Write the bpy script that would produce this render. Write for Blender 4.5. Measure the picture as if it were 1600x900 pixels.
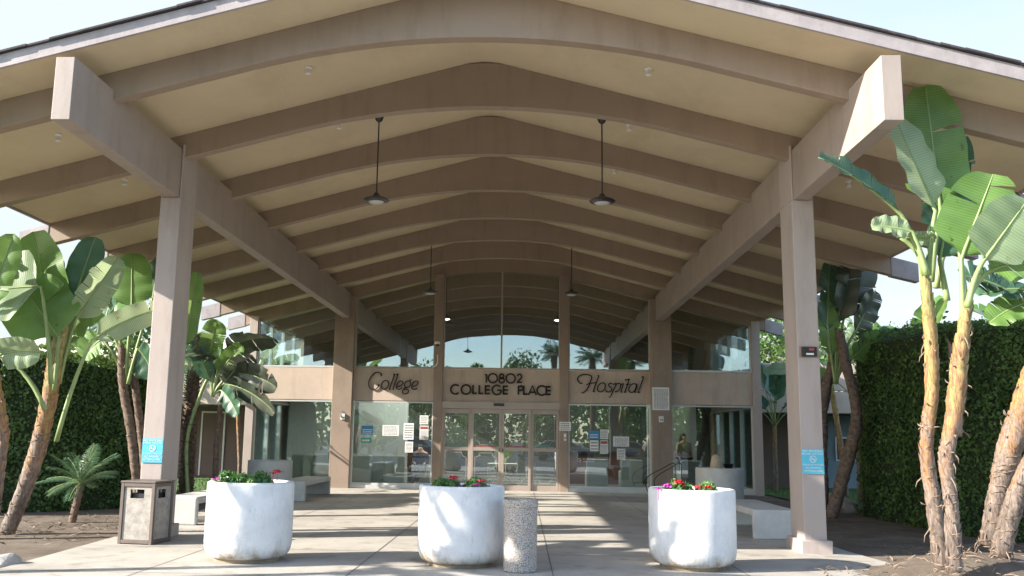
import bpy, bmesh, math, random
from math import sin, cos, tan, pi, radians, sqrt, atan2
from mathutils import Vector, Matrix, noise
V = Vector
scn = bpy.context.scene
for o in list(bpy.data.objects): bpy.data.objects.remove(o)
col = scn.collection

# ------------------------------------------------------------------ camera
F, PIT, YAW, ROLL = 1388.64, radians(8.69), radians(2.402), radians(0.9)
CAM = V((.596, 0, 1.46)); PX, PY = 759., 473.1
fw = V((-sin(YAW)*cos(PIT), cos(YAW)*cos(PIT), sin(PIT)))
r0 = fw.cross(V((0,0,1))).normalized(); u0 = r0.cross(fw)
RT = r0*cos(ROLL)+u0*sin(ROLL); UP = -r0*sin(ROLL)+u0*cos(ROLL)
def ray(x,y): return fw+RT*((x-PX)/F)+UP*((PY-y)/F)
def at(x,y,Y):
    d = ray(x,y); return CAM+d*((Y-CAM.y)/d.y)
def atz(x,y,z=0.):
    d = ray(x,y); return CAM+d*((z-CAM.z)/d.z)
cd = bpy.data.cameras.new('camera'); co = bpy.data.objects.new('camera', cd); col.objects.link(co)
co.matrix_world = Matrix.Translation(CAM) @ Matrix((RT,UP,-fw)).transposed().to_4x4()
cd.sensor_width = 36; cd.lens = F/1600*36; cd.shift_x = 41/1600; cd.shift_y = 23.1/1600
cd.clip_start = .1; cd.clip_end = 3000
scn.camera = co
# ------------------------------------------------------------------ light
SUN_AZ, SUN_EL = radians(72), radians(26.0)     # azimuth from -Y towards -X
sd = V((-sin(SUN_AZ)*cos(SUN_EL), -cos(SUN_AZ)*cos(SUN_EL), sin(SUN_EL)))
w = bpy.data.worlds.new('World'); scn.world = w; w.use_nodes = True
nt = w.node_tree; sky = nt.nodes.new('ShaderNodeTexSky'); sky.sky_type = 'NISHITA'; sky.sun_disc = False
sky.sun_elevation = SUN_EL; sky.sun_rotation = math.atan2(sd.x, sd.y)
sky.air_density = 1.0; sky.dust_density = .7; sky.ozone_density = 1.0
bg = nt.nodes['Background']; bg.inputs[1].default_value = .15
tc = nt.nodes.new('ShaderNodeTexCoord'); mp = nt.nodes.new('ShaderNodeMapping'); mp.inputs['Scale'].default_value=(1,1,2.6)
nz = nt.nodes.new('ShaderNodeTexNoise'); nz.inputs['Scale'].default_value=1.7; nz.inputs['Detail'].default_value=7; nz.inputs['Roughness'].default_value=.6
nt.links.new(tc.outputs['Generated'],mp.inputs[0]); nt.links.new(mp.outputs[0],nz.inputs['Vector'])
sx = nt.nodes.new('ShaderNodeVectorMath'); sx.operation='DOT_PRODUCT'; sx.inputs[1].default_value=(-.42,.60,-.2); nt.links.new(tc.outputs['Generated'],sx.inputs[0])
ad = nt.nodes.new('ShaderNodeMath'); nt.links.new(sx.outputs['Value'],ad.inputs[0]); nt.links.new(nz.outputs[0],ad.inputs[1])
mr = nt.nodes.new('ShaderNodeMapRange'); mr.inputs[1].default_value=.48; mr.inputs[2].default_value=.95; nt.links.new(ad.outputs[0],mr.inputs[0])
cm = nt.nodes.new('ShaderNodeMix'); cm.data_type='RGBA'; nt.links.new(mr.outputs[0],cm.inputs[0]); nt.links.new(sky.outputs[0],cm.inputs[6]); cm.inputs[7].default_value=(2.12,2.36,2.5,1)
nt.links.new(cm.outputs[2], bg.inputs[0])   # thin bright high cloud over the clear sky
sl = bpy.data.lights.new('sun','SUN'); sl.energy = 5; sl.angle = radians(.5); sl.color = (1,.93,.82)
so = bpy.data.objects.new('sun', sl); col.objects.link(so); so.rotation_euler = sd.to_track_quat('Z','Y').to_euler()
vs = scn.view_settings; vs.view_transform = 'Standard'; vs.look = 'None'; vs.gamma = 1; vs.use_curve_mapping = False
vs.exposure = 1.5
scn.render.engine = 'CYCLES'
scn.cycles.max_bounces = 10; scn.cycles.transparent_max_bounces = 24; scn.cycles.diffuse_bounces = 6

# ------------------------------------------------------------------ materials
def nodes(m):
    m.use_nodes = True; return m.node_tree, m.node_tree.nodes['Principled BSDF']
def ramp(nt, stops):
    r = nt.nodes.new('ShaderNodeValToRGB'); e = r.color_ramp.elements
    while len(e) < len(stops): e.new(.5)
    for k,(p,c) in enumerate(stops): e[k].position = p; e[k].color = (*c,1)
    return r
def tex(nt, kind, scale, coord='Object', sc=(1,1,1), **kw):
    tc = nt.nodes.new('ShaderNodeTexCoord'); mp = nt.nodes.new('ShaderNodeMapping'); mp.inputs['Scale'].default_value = sc
    t = nt.nodes.new(kind); nt.links.new(tc.outputs[coord], mp.inputs[0]); nt.links.new(mp.outputs[0], t.inputs['Vector'])
    t.inputs['Scale'].default_value = scale
    for k,v in kw.items(): t.inputs[k].default_value = v
    return t
def mixc(nt, fac, a, b, mode='MIX'):
    m = nt.nodes.new('ShaderNodeMix'); m.data_type='RGBA'; m.blend_type = mode
    for s,v in ((0,fac),(6,a),(7,b)):
        if hasattr(v,'links'): nt.links.new(v, m.inputs[s])
        else: m.inputs[s].default_value = v if s==0 else (*v,1)
    return m.outputs[2]
def bump(nt, b, h, strength=.3, dist=.01):
    n = nt.nodes.new('ShaderNodeBump'); n.inputs['Strength'].default_value = strength; n.inputs['Distance'].default_value = dist
    nt.links.new(h, n.inputs['Height']); nt.links.new(n.outputs[0], b.inputs['Normal'])
def mat(name, c, rough=.7, var=.12, scale=3., bscale=60., bstr=.15, metal=0, c2=None, sc=(1,1,1), fine=0.0):
    m = bpy.data.materials.new(name); nt, b = nodes(m)
    t = tex(nt,'ShaderNodeTexNoise',scale,Detail=8,Roughness=.65,sc=sc)
    c2 = c2 or tuple(x*(1-2*var) for x in c)
    r = ramp(nt,[(.3,c2),(.62,c)]); nt.links.new(t.outputs[0], r.inputs[0]); out = r.outputs[0]
    t2 = tex(nt,'ShaderNodeTexNoise',bscale,Detail=4)
    if fine:
        r2 = ramp(nt,[(.35,(1-fine,)*3),(.65,(1,1,1))]); nt.links.new(t2.outputs[0], r2.inputs[0]); out = mixc(nt,1.,out,r2.outputs[0],'MULTIPLY')
    nt.links.new(out, b.inputs['Base Color']); b.inputs['Roughness'].default_value = rough; b.inputs['Metallic'].default_value = metal
    if bstr: bump(nt,b,t2.outputs[0],bstr)
    return m
M = {}
M['taupe'] = mat('taupe paint',(.31,.235,.185),.6,.08,2.,25,.12)
M['taupe_beam'] = mat('beam paint',(.32,.243,.182),.6,.06,1.2,18,.15,sc=(.4,1,1))
M['pillar'] = mat('pillar paint',(.42,.355,.325),.6,.06,2.,30,.12,sc=(1,1,.3))
M['girder'] = mat('girder paint',(.37,.305,.265),.6,.07,1.6,22,.15,sc=(1,.4,1))
M['soffit'] = mat('cream soffit stucco',(.60,.50,.34),.85,.05,1.,90,.35)
M['stucco'] = mat('pinkish stucco',(.52,.42,.35),.85,.06,2.,120,.4)
M['fascia'] = mat('lilac grey fascia',(.38,.335,.335),.6,.12,4.,40,.2)
M['shingle'] = mat('roof shingle',(.07,.06,.065),.9,.25,9,60,.6)
M['frame'] = mat('beige aluminium frame',(.40,.33,.285),.4,.04,3.,40,.05,metal=.2)
M['alu'] = mat('pale aluminium trim',(.62,.62,.61),.4,.05,3.,40,.03,metal=.3)
M['white'] = mat('white plastic',(.75,.75,.72),.5,.04)
M['black'] = mat('black plastic',(.02,.02,.022),.4,.1)
M['bronze'] = mat('dark bronze letters',(.035,.022,.016),.45,.2,20,60,.1,metal=.4)
M['lamp'] = mat('lamp black enamel',(.02,.02,.024),.3,.1)
M['planter'] = mat('white painted concrete',(.74,.745,.75),.75,.10,3.2,70,.35,fine=.06)
def planter_mat():
    m=M['planter']; nt=m.node_tree; b=nt.nodes['Principled BSDF']; src=b.inputs['Base Color'].links[0].from_socket
    tc=nt.nodes.new('ShaderNodeTexCoord'); sx=nt.nodes.new('ShaderNodeSeparateXYZ'); nt.links.new(tc.outputs['Object'],sx.inputs[0])
    t=tex(nt,'ShaderNodeTexNoise',5,Detail=7,Roughness=.7,sc=(1,1,.35)); ma=nt.nodes.new('ShaderNodeMath'); ma.operation='MULTIPLY_ADD'; ma.inputs[1].default_value=1.15
    mc=nt.nodes.new('ShaderNodeMath'); mc.operation='MULTIPLY_ADD'; mc.inputs[1].default_value=-1.1; mc.inputs[2].default_value=.62
    nt.links.new(t.outputs[0],mc.inputs[0]); nt.links.new(sx.outputs[2],ma.inputs[0]); nt.links.new(mc.outputs[0],ma.inputs[2])
    r=ramp(nt,[(.10,(.50,.42,.32)),(.20,(.80,.77,.72)),(.34,(1,1,1))]); nt.links.new(ma.outputs[0],r.inputs[0])
    t5=tex(nt,'ShaderNodeTexNoise',9,Detail=8,Roughness=.75,sc=(1.5,1.5,.5)); r5=ramp(nt,[(.30,(.80,.79,.77)),(.44,(1,1,1))]); nt.links.new(t5.outputs[0],r5.inputs[0])
    nt.links.new(mixc(nt,1.,mixc(nt,1.,src,r.outputs[0],'MULTIPLY'),r5.outputs[0],'MULTIPLY'),b.inputs['Base Color'])
planter_mat()
M['concplain'] = mat('bare grey concrete',(.56,.55,.52),.8,.12,3,60,.3,fine=.08)
M['basering'] = mat('stained footing',(.30,.24,.17),.9,.2,9,60,.4)
M['soil'] = mat('soil',(.07,.05,.035),.95,.3,14,60,.8)
M['intwall'] = mat('interior wall',(.40,.43,.44),.8,.04,2,60,.05)
M['intdark'] = mat('interior dark wall',(.07,.075,.075),.7,.1,2,60,.05)
M['carpet'] = mat('lobby carpet',(.12,.11,.10),.95,.2,8,200,.4)
M['wood'] = mat('reddish wood',(.085,.035,.022),.35,.25,4,30,.1,sc=(1,1,8))
M['vinyl'] = mat('grey green upholstery',(.30,.32,.29),.55,.08,4,60,.2)
M['recess'] = mat('recess brown wall',(.16,.115,.10),.8,.08,1.5,60,.2)
M['bluewall'] = mat('blue grey wall',(.20,.27,.33),.8,.08,1.5,60,.2)
M['palewall'] = mat('pale rear parapet',(.72,.68,.60),.8,.06,1.5,60,.2)
M['signblue'] = mat('turquoise sign',(.10,.50,.66),.45,.04)
M['paper'] = mat('white paper',(.78,.78,.76),.7,.03)
M['ink'] = mat('grey print',(.16,.16,.18),.7,.03)
M['redink'] = mat('red print',(.33,.08,.08),.7,.03)
M['blueink'] = mat('blue print',(.05,.27,.55),.6,.1,10)
M['greenink'] = mat('green print',(.05,.35,.26),.6,.1,10)
M['etch'] = mat('etched line',(.26,.26,.24),.6,.03)
M['asphalt'] = mat('asphalt',(.055,.055,.058),.9,.2,2,150,.5,fine=.3)
M['grass'] = mat('grass blades',(.09,.19,.035),.8,.3,6,60,.3)
M['lawn'] = mat('lawn soil and turf',(.07,.14,.03),.95,.3,5,90,.6)
M['skin'] = mat('skin',(.45,.27,.2),.55,.05); M['hair'] = mat('dark hair',(.015,.01,.009),.5,.1)
M['shirt'] = mat('mauve beige top',(.36,.25,.22),.9,.1,12); M['jeans'] = mat('dark trousers',(.02,.022,.035),.9,.2)
M['carpaint'] = mat('car paint',(.22,.23,.25),.25,.03,2,60,0,metal=.3)
M['redpetal'] = mat('red petals',(.62,.012,.02),.6,.3,30); M['pinkpetal'] = mat('magenta petals',(.62,.05,.42),.6,.3,30)
M['stone'] = mat('pale stone',(.42,.39,.36),.85,.2,5,30,.8)
M['binframe'] = mat('brown metal',(.13,.10,.085),.5,.1,6)
M['mottle'] = mat('mottled grey panel',(.42,.39,.35),.8,.14,9,110,.5,c2=(.24,.215,.19),fine=.3)
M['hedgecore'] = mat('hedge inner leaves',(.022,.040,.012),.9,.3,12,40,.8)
M['tan'] = mat('tan hessian',(.50,.40,.28),.9,.1,8,60,.4)
M['bark'] = mat('tree bark',(.17,.13,.10),.9,.3,6,30,.8)
def grime(k,amt=.82,sc=(1,1,.18),s=3.5):
    m=M[k]; nt=m.node_tree; b=nt.nodes['Principled BSDF']; src=b.inputs['Base Color'].links[0].from_socket
    t=tex(nt,'ShaderNodeTexNoise',s,Detail=9,Roughness=.72,sc=sc); r=ramp(nt,[(.34,(amt,amt*.985,amt*.96)),(.50,(1,1,1))]); nt.links.new(t.outputs[0],r.inputs[0])
    nt.links.new(mixc(nt,1.,src,r.outputs[0],'MULTIPLY'),b.inputs['Base Color'])
for k in ('taupe','pillar','girder','taupe_beam'): grime(k,.86)
grime('soffit',.90,(1,.5,1),1.1); grime('stucco',.86,(1,1,.12),5); grime('fascia',.85,(1,1,.3),6)
def glass(name, refl, tint):
    m = bpy.data.materials.new(name); m.use_nodes = True; nt = m.node_tree; nt.nodes.clear()
    o = nt.nodes.new('ShaderNodeOutputMaterial'); mx = nt.nodes.new('ShaderNodeMixShader')
    tr = nt.nodes.new('ShaderNodeBsdfTransparent'); tr.inputs[0].default_value = (*tint,1)
    gl = nt.nodes.new('ShaderNodeBsdfGlossy'); gl.inputs['Roughness'].default_value = 0.0; gl.inputs[0].default_value=(.84,.93,1,1)
    fr = nt.nodes.new('ShaderNodeLayerWeight'); fr.inputs[0].default_value = .3
    ma = nt.nodes.new('ShaderNodeMath'); ma.operation='MULTIPLY_ADD'; ma.inputs[1].default_value=.6; ma.inputs[2].default_value=refl
    nt.links.new(fr.outputs['Fresnel'], ma.inputs[0]); nt.links.new(ma.outputs[0], mx.inputs[0])
    # gently uneven panes, as real plate glass
    t = tex(nt,'ShaderNodeTexNoise',.9,Detail=1); bp = nt.nodes.new('ShaderNodeBump'); bp.inputs['Strength'].default_value=.06; bp.inputs['Distance'].default_value=.03
    nt.links.new(t.outputs[0],bp.inputs['Height']); nt.links.new(bp.outputs[0],gl.inputs['Normal'])
    nt.links.new(tr.outputs[0],mx.inputs[1]); nt.links.new(gl.outputs[0],mx.inputs[2]); nt.links.new(mx.outputs[0],o.inputs[0])
    return m
M['glass'] = glass('window glass',.15,(.88,.93,.91))
def emis(name,c,s):
    m = bpy.data.materials.new(name); nt,b = nodes(m); b.inputs['Base Color'].default_value=(*c,1)
    b.inputs['Emission Color'].default_value=(*c,1); b.inputs['Emission Strength'].default_value=s; return m
M['lens'] = mat('frosted lens',(.5,.5,.47),.3,.05); M['litlens'] = emis('lit lamp lens',(1,.95,.85),4.)
# concrete paving with joints
def paving():
    m = bpy.data.materials.new('concrete paving'); nt,b = nodes(m)
    t = tex(nt,'ShaderNodeTexNoise',.8,Detail=8,Roughness=.7); r = ramp(nt,[(.3,(.34,.315,.28)),(.7,(.50,.465,.41))]); nt.links.new(t.outputs[0],r.inputs[0])
    t2 = tex(nt,'ShaderNodeTexNoise',35,Detail=6,Roughness=.7); r2 = ramp(nt,[(.3,(.86,.86,.86)),(.7,(1,1,1))]); nt.links.new(t2.outputs[0],r2.inputs[0])
    # blotchy stains
    t3 = tex(nt,'ShaderNodeTexNoise',2.7,Detail=5,Roughness=.6); r3 = ramp(nt,[(.30,(.68,.66,.63)),(.46,(1,1,1))]); nt.links.new(t3.outputs[0],r3.inputs[0])
    c = mixc(nt,1.,r.outputs[0],r2.outputs[0],'MULTIPLY'); c = mixc(nt,1.,c,r3.outputs[0],'MULTIPLY')
    t4 = tex(nt,'ShaderNodeTexVoronoi',2.3); r4 = ramp(nt,[(.028,(.55,.53,.5)),(.045,(1,1,1))]); nt.links.new(t4.outputs['Distance'],r4.inputs[0]); c = mixc(nt,1.,c,r4.outputs[0],'MULTIPLY')
    nt.links.new(c,b.inputs['Base Color']); b.inputs['Roughness'].default_value=.75
    bump(nt,b,t2.outputs[0],.25,.004); return m
M['paving'] = paving(); M['joint'] = mat('dirty joint',(.17,.155,.14),.95,.2)
def dirt():
    m = bpy.data.materials.new('bare dirt'); nt,b = nodes(m)
    t = tex(nt,'ShaderNodeTexNoise',1.4,Detail=10,Roughness=.72); r = ramp(nt,[(.3,(.085,.062,.045)),(.55,(.19,.15,.115)),(.75,(.30,.25,.20))]); nt.links.new(t.outputs[0],r.inputs[0])
    t2 = tex(nt,'ShaderNodeTexNoise',40,Detail=8,Roughness=.8)
    r2 = ramp(nt,[(.35,(.7,.7,.7)),(.65,(1.1,1.1,1.1))]); nt.links.new(t2.outputs[0],r2.inputs[0])
    nt.links.new(mixc(nt,1.,r.outputs[0],r2.outputs[0],'MULTIPLY'),b.inputs['Base Color']); b.inputs['Roughness'].default_value=.95
    bump(nt,b,t2.outputs[0],.8,.03); return m
M['dirt'] = dirt()
def pebble():
    m = bpy.data.materials.new('exposed aggregate'); nt,b = nodes(m)
    t = tex(nt,'ShaderNodeTexVoronoi',95); r = ramp(nt,[(0,(.56,.47,.40)),(.4,(.42,.35,.29)),(.7,(.20,.165,.135))]); nt.links.new(t.outputs['Distance'],r.inputs[0])
    c = mixc(nt,.45,r.outputs[0],t.outputs['Color'],'SOFT_LIGHT')
    hs = nt.nodes.new('ShaderNodeHueSaturation'); hs.inputs['Saturation'].default_value=.6; nt.links.new(c,hs.inputs['Color'])
    nt.links.new(hs.outputs[0],b.inputs['Base Color']); b.inputs['Roughness'].default_value=.8; bump(nt,b,t.outputs['Distance'],-.6,.01); return m
M['pebble'] = pebble()
def leafmat(name, c1, c2, trans=.35, veins=True, rough=.38):
    m = bpy.data.materials.new(name); nt,b = nodes(m); o = nt.nodes['Material Output']
    t = tex(nt,'ShaderNodeTexNoise',2.2,Detail=4); r = ramp(nt,[(.3,c1),(.7,c2)]); nt.links.new(t.outputs[0],r.inputs[0]); c = r.outputs[0]
    if veins:
        wv = tex(nt,'ShaderNodeTexWave',9.,coord='UV',Distortion=.6,Detail=1); wv.bands_direction='X'
        rr = ramp(nt,[(0,(.80,.80,.80)),(1,(1.06,1.06,1.06))]); nt.links.new(wv.outputs[0],rr.inputs[0]); c = mixc(nt,1.,c,rr.outputs[0],'MULTIPLY')
        bump(nt,b,wv.outputs[0],.2,.004)
    t8 = tex(nt,'ShaderNodeTexNoise',6,Detail=8,Roughness=.75); r8 = ramp(nt,[(.33,(.75,.55,.25)),(.38,(1,1,1))]); nt.links.new(t8.outputs[0],r8.inputs[0])
    if veins: c = mixc(nt,1.,c,r8.outputs[0],'MULTIPLY')
    nt.links.new(c,b.inputs['Base Color']); b.inputs['Roughness'].default_value=rough
    tl = nt.nodes.new('ShaderNodeBsdfTranslucent'); hs = nt.nodes.new('ShaderNodeHueSaturation'); hs.inputs['Value'].default_value=1.5; hs.inputs['Hue'].default_value=.47
    nt.links.new(c,hs.inputs['Color']); nt.links.new(hs.outputs[0],tl.inputs[0])
    mx = nt.nodes.new('ShaderNodeMixShader'); mx.inputs[0].default_value=trans
    nt.links.new(b.outputs[0],mx.inputs[1]); nt.links.new(tl.outputs[0],mx.inputs[2]); nt.links.new(mx.outputs[0],o.inputs[0]); return m
M['leafA'] = leafmat('broad leaf green',(.12,.24,.06),(.19,.34,.09),.42)
M['leafB'] = leafmat('broad leaf blue green',(.05,.12,.075),(.09,.19,.11),.28)
M['leafC'] = leafmat('glaucous pale leaf',(.26,.36,.21),(.36,.46,.27),.36)
M['leafD'] = leafmat('dark drooping leaf',(.05,.07,.05),(.10,.11,.08),.15)
M['hedge'] = leafmat('hedge ivy leaf',(.035,.085,.02),(.09,.18,.04),.3,False,.45)
M['hedgeB'] = leafmat('hedge new growth',(.07,.13,.03),(.13,.22,.05),.3,False,.45)
M['palmleaf'] = leafmat('palm frond',(.05,.11,.06),(.10,.19,.10),.2,False)
M['treeleaf'] = leafmat('tree leaf',(.05,.11,.025),(.11,.2,.05),.35,False)
M['flowerleaf'] = leafmat('geranium leaf',(.045,.13,.03),(.12,.26,.06),.25,False)
def trunkmat():
    m = bpy.data.materials.new('banana trunk sheath'); nt,b = nodes(m)
    t = tex(nt,'ShaderNodeTexNoise',5.5,Detail=7,Roughness=.75,sc=(2,2,.6)); tc = nt.nodes.new('ShaderNodeTexCoord')
    sx = nt.nodes.new('ShaderNodeSeparateXYZ'); nt.links.new(tc.outputs['Object'],sx.inputs[0])
    ma = nt.nodes.new('ShaderNodeMath'); ma.operation='MULTIPLY_ADD'; ma.inputs[1].default_value=.215; nt.links.new(sx.outputs[2],ma.inputs[0])
    mb = nt.nodes.new('ShaderNodeMath'); mb.operation='MULTIPLY_ADD'; mb.inputs[1].default_value=1.3; mb.inputs[2].default_value=-.66
    nt.links.new(t.outputs[0],mb.inputs[0]); nt.links.new(mb.outputs[0],ma.inputs[2])
    r = ramp(nt,[(.0,(.15,.115,.095)),(.2,(.27,.21,.17)),(.34,(.33,.17,.08)),(.46,(.38,.25,.09)),(.62,(.33,.33,.12)),(.9,(.22,.30,.11))]); nt.links.new(ma.outputs[0],r.inputs[0])
    t2 = tex(nt,'ShaderNodeTexNoise',14,Detail=8,Roughness=.8,sc=(3,3,.6)); r2 = ramp(nt,[(.38,(.35,.28,.22)),(.56,(1,1,1))]); nt.links.new(t2.outputs[0],r2.inputs[0])
    nt.links.new(mixc(nt,1.,r.outputs[0],r2.outputs[0],'MULTIPLY'),b.inputs['Base Color']); b.inputs['Roughness'].default_value=.55
    bump(nt,b,t2.outputs[0],.8,.02); return m
M['trunk'] = trunkmat()
M['fibre'] = mat('dry husk fibre',(.27,.20,.15),.9,.3,10,60,.4)
M['rough'] = mat('rough brown trunk',(.20,.14,.105),.95,.35,14,40,1.)
M['petiole'] = mat('petiole',(.24,.32,.12),.5,.15,4,40,.1)

# ------------------------------------------------------------------ helpers
class MB:
    def __init__(s): s.v=[]; s.f=[]; s.m=[]; s.uv={}
    def add(s, vs, fs, mi=0):
        n=len(s.v); s.v += [tuple(p) for p in vs]
        for f in fs: s.f.append(tuple(i+n for i in f)); s.m.append(mi)
    def box(s, x0,x1,y0,y1,z0,z1, mi=0, rz=0, c=None):
        P=[(x,y,z) for z in (z0,z1) for y in (y0,y1) for x in (x0,x1)]
        if rz:
            cx,cy = c or ((x0+x1)/2,(y0+y1)/2)
            P=[(cx+(x-cx)*cos(rz)-(y-cy)*sin(rz), cy+(x-cx)*sin(rz)+(y-cy)*cos(rz), z) for x,y,z in P]
        s.add(P,[(0,2,3,1),(4,5,7,6),(0,1,5,4),(2,6,7,3),(0,4,6,2),(1,3,7,5)],mi); return s
    def prism(s, poly, axis, a, b, mi=0):
        # poly: 2D points (closed), extruded along axis from a to b
        n=len(poly); mk={'y':lambda p,t:(p[0],t,p[1]),'x':lambda p,t:(t,p[0],p[1]),'z':lambda p,t:(p[0],p[1],t)}[axis]
        s.add([mk(p,a) for p in poly]+[mk(p,b) for p in poly],
              [tuple(range(n))[::-1],tuple(range(n,2*n))]+[(i,(i+1)%n,n+(i+1)%n,n+i) for i in range(n)],mi); return s
    def tube(s, pts, rad, n=8, mi=0, cap=True, flat=1.):
        pts=[V(p) for p in pts]; rs = rad if isinstance(rad,(list,tuple)) else [rad]*len(pts)
        base=len(s.v); t=(pts[1]-pts[0]).normalized(); a=t.orthogonal().normalized()
        for k,p in enumerate(pts):
            t=(pts[min(k+1,len(pts)-1)]-pts[max(k-1,0)]).normalized()
            a=(a-t*a.dot(t)).normalized(); b=t.cross(a)
            for i in range(n):
                q=p+(a*cos(2*pi*i/n)+b*sin(2*pi*i/n)*flat)*rs[k]; s.v.append(tuple(q))
        for k in range(len(pts)-1):
            for i in range(n):
                s.f.append((base+k*n+i,base+k*n+(i+1)%n,base+(k+1)*n+(i+1)%n,base+(k+1)*n+i)); s.m.append(mi)
        if cap:
            s.f.append(tuple(base+i for i in range(n))[::-1]); s.m.append(mi)
            s.f.append(tuple(base+(len(pts)-1)*n+i for i in range(n))); s.m.append(mi)
        return s
    def lathe(s, prof, c=(0,0,0), n=48, mi=0):
        base=len(s.v)
        for r,z in prof:
            for i in range(n): s.v.append((c[0]+r*cos(2*pi*i/n),c[1]+r*sin(2*pi*i/n),c[2]+z))
        for k in range(len(prof)-1):
            for i in range(n): s.f.append((base+k*n+i,base+k*n+(i+1)%n,base+(k+1)*n+(i+1)%n,base+(k+1)*n+i)); s.m.append(mi)
        return s
    def card(s, p, nrm, w, l, roll=0, mi=0, bend=0.):
        nrm=V(nrm).normalized(); a=nrm.orthogonal().normalized(); a=Matrix.Rotation(roll,3,nrm)@a; b=nrm.cross(a); p=V(p)
        s.add([p-a*l*.5, p+b*w*.5+nrm*bend*.2, p+a*l*.5-nrm*bend, p-b*w*.5+nrm*bend*.2],[(0,1,2,3)],mi)
    def build(s, name, mats, parent=None, smooth=False, loc=None, bevel=0):
        me=bpy.data.meshes.new(name); vv=s.v
        if loc is not None: vv=[(x-loc[0],y-loc[1],z-loc[2]) for x,y,z in s.v]
        me.from_pydata(vv,[],s.f)
        for m in (mats if isinstance(mats,(list,tuple)) else [mats]): me.materials.append(M[m])
        me.polygons.foreach_set('material_index',s.m)
        if s.uv:
            ul=me.uv_layers.new(name='UVMap'); li=0
            for f in s.f:
                for vi in f: ul.data[li].uv=s.uv.get(vi,(0,0)); li+=1
        me.update(); bm=bmesh.new(); bm.from_mesh(me)
        if len(bm.faces)<6000 and not s.uv: bmesh.ops.recalc_face_normals(bm,faces=bm.faces)
        bm.to_mesh(me); bm.free()
        if smooth:
            for p in me.polygons: p.use_smooth=True
        o=bpy.data.objects.new(name,me); col.objects.link(o)
        if parent is not None:
            o.parent=parent
        if loc is not None and parent is None: o.location=loc
        elif loc is not None: o.location=V(loc)-parent.location
        elif parent is not None: o.location=-parent.location
        if parent is not None and parent.parent is not None and loc is None: o.location=-(parent.matrix_basis.translation+parent.parent.location)
        if bevel:
            b=o.modifiers.new('bevel','BEVEL'); b.width=bevel; b.segments=2; b.limit_method='ANGLE'; b.angle_limit=radians(40)
        return o
def tag(o, label=None, cat=None, group=None, kind=None):
    if label: o['label']=label
    if cat: o['category']=cat
    if group: o['group']=group
    if kind: o['kind']=kind
    return o
def thing(name, loc, label, cat, group=None):
    o=bpy.data.objects.new(name,None); col.objects.link(o); o.location=loc; o.empty_display_size=.2
    return tag(o,label,cat,group)
def st(o): return tag(o,kind='structure')
def sm_auto(o, ang=40):
    me=o.data
    for p in me.polygons: p.use_smooth=True
    me.set_sharp_from_angle(angle=radians(ang)); return o
def part_tr(o): return o

# ------------------------------------------------------------------ ground
g=MB(); g.add([(-400,-400,0),(400,-400,0),(400,600,0),(-400,600,0)],[(0,1,2,3)]); st(g.build('ground','dirt'))
rnd=random.Random(3)
g=MB()   # concrete court and forecourt
g.prism([(-60,3.5),(60,3.5),(60,9.0),(7.2,9.15),(5.25,10.6),(5.05,12.6),(5.0,18),(5.2,25.5),(-5.4,25.5),(-5.55,17.4),(-5.2,14.6),(-5.07,12.2),(-4.95,10.1),(-4.9,9.3),(-5.6,7.7),(-9,7.0),(-60,6.8)],'z',-.1,.02)
st(g.build('pavement','paving'))
g=MB()
for x in (-3.4,-1.22,.95,3.1): g.add([(x-.006,3,.0235),(x+.006,3,.0235),(x+.006,25.4,.0235),(x-.006,25.4,.0235)],[(0,1,2,3)])
for y in (3.1,5.2,7.3,9.45,11.6,13.7,15.8,17.9,20.0,22.1,24.2): g.add([(-5,y-.006,.0275),(5,y-.006,.0275),(5,y+.006,.0275),(-5,y+.006,.0275)],[(0,1,2,3)])
st(g.build('pavement_joints','joint'))
g=MB(); g.add([(-400,-400,.015),(400,-400,.015),(400,3.3,.015),(-400,3.3,.015)],[(0,1,2,3)]); st(g.build('road','asphalt'))
g=MB(); g.box(-60,60,-17.2,-17.0,-.1,.12); st(g.build('kerb','concplain',bevel=.02))
g=MB(); g.add([(7.5,20.5,.03),(30,20.5,.03),(30,29.5,.03),(7.5,29.5,.03)],[(0,1,2,3)]); g.add([(-30,19.5,.03),(-6.2,19.5,.03),(-7.5,29.5,.03),(-30,29.5,.03)],[(0,1,2,3)]); st(g.build('lawn','lawn'))
g=MB()
for k in range(9000):
    if k%2: x=rnd.uniform(7.6,14); y=rnd.uniform(20.6,29)
    else: x=rnd.uniform(-14,-6.8); y=rnd.uniform(19.7,29)
    a=rnd.uniform(0,pi); h=rnd.uniform(.03,.08); q=V((cos(a),sin(a),0))*.012; p=V((x,y,.03)); l=V((rnd.uniform(-.03,.03),rnd.uniform(-.03,.03),h))
    g.add([p-q,p+q,p+l],[(0,1,2)])
tag(g.build('grass','grass'),kind='stuff')
# litter: dead leaves and husks on the dirt
g=MB()
for k in range(900):
    s=rnd.random()
    if s<.6: x=rnd.gauss(7.0,1.1); y=rnd.gauss(11.6,1.2)
    elif s<.85: x=rnd.gauss(-6.6,.7); y=rnd.gauss(13.4,1.2)
    else: x=rnd.uniform(5.3,9); y=rnd.uniform(10.5,20)
    if -5.2<x<5.2: continue
    l=rnd.uniform(.04,.20) if s<.85 else rnd.uniform(.02,.08)
    g.card((x,y,rnd.uniform(.012,.05)),(rnd.gauss(0,.3),rnd.gauss(0,.3),1),l*.2,l,rnd.uniform(0,pi),bend=.01)
tag(g.build('leaf_litter','fibre'),kind='stuff')

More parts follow.
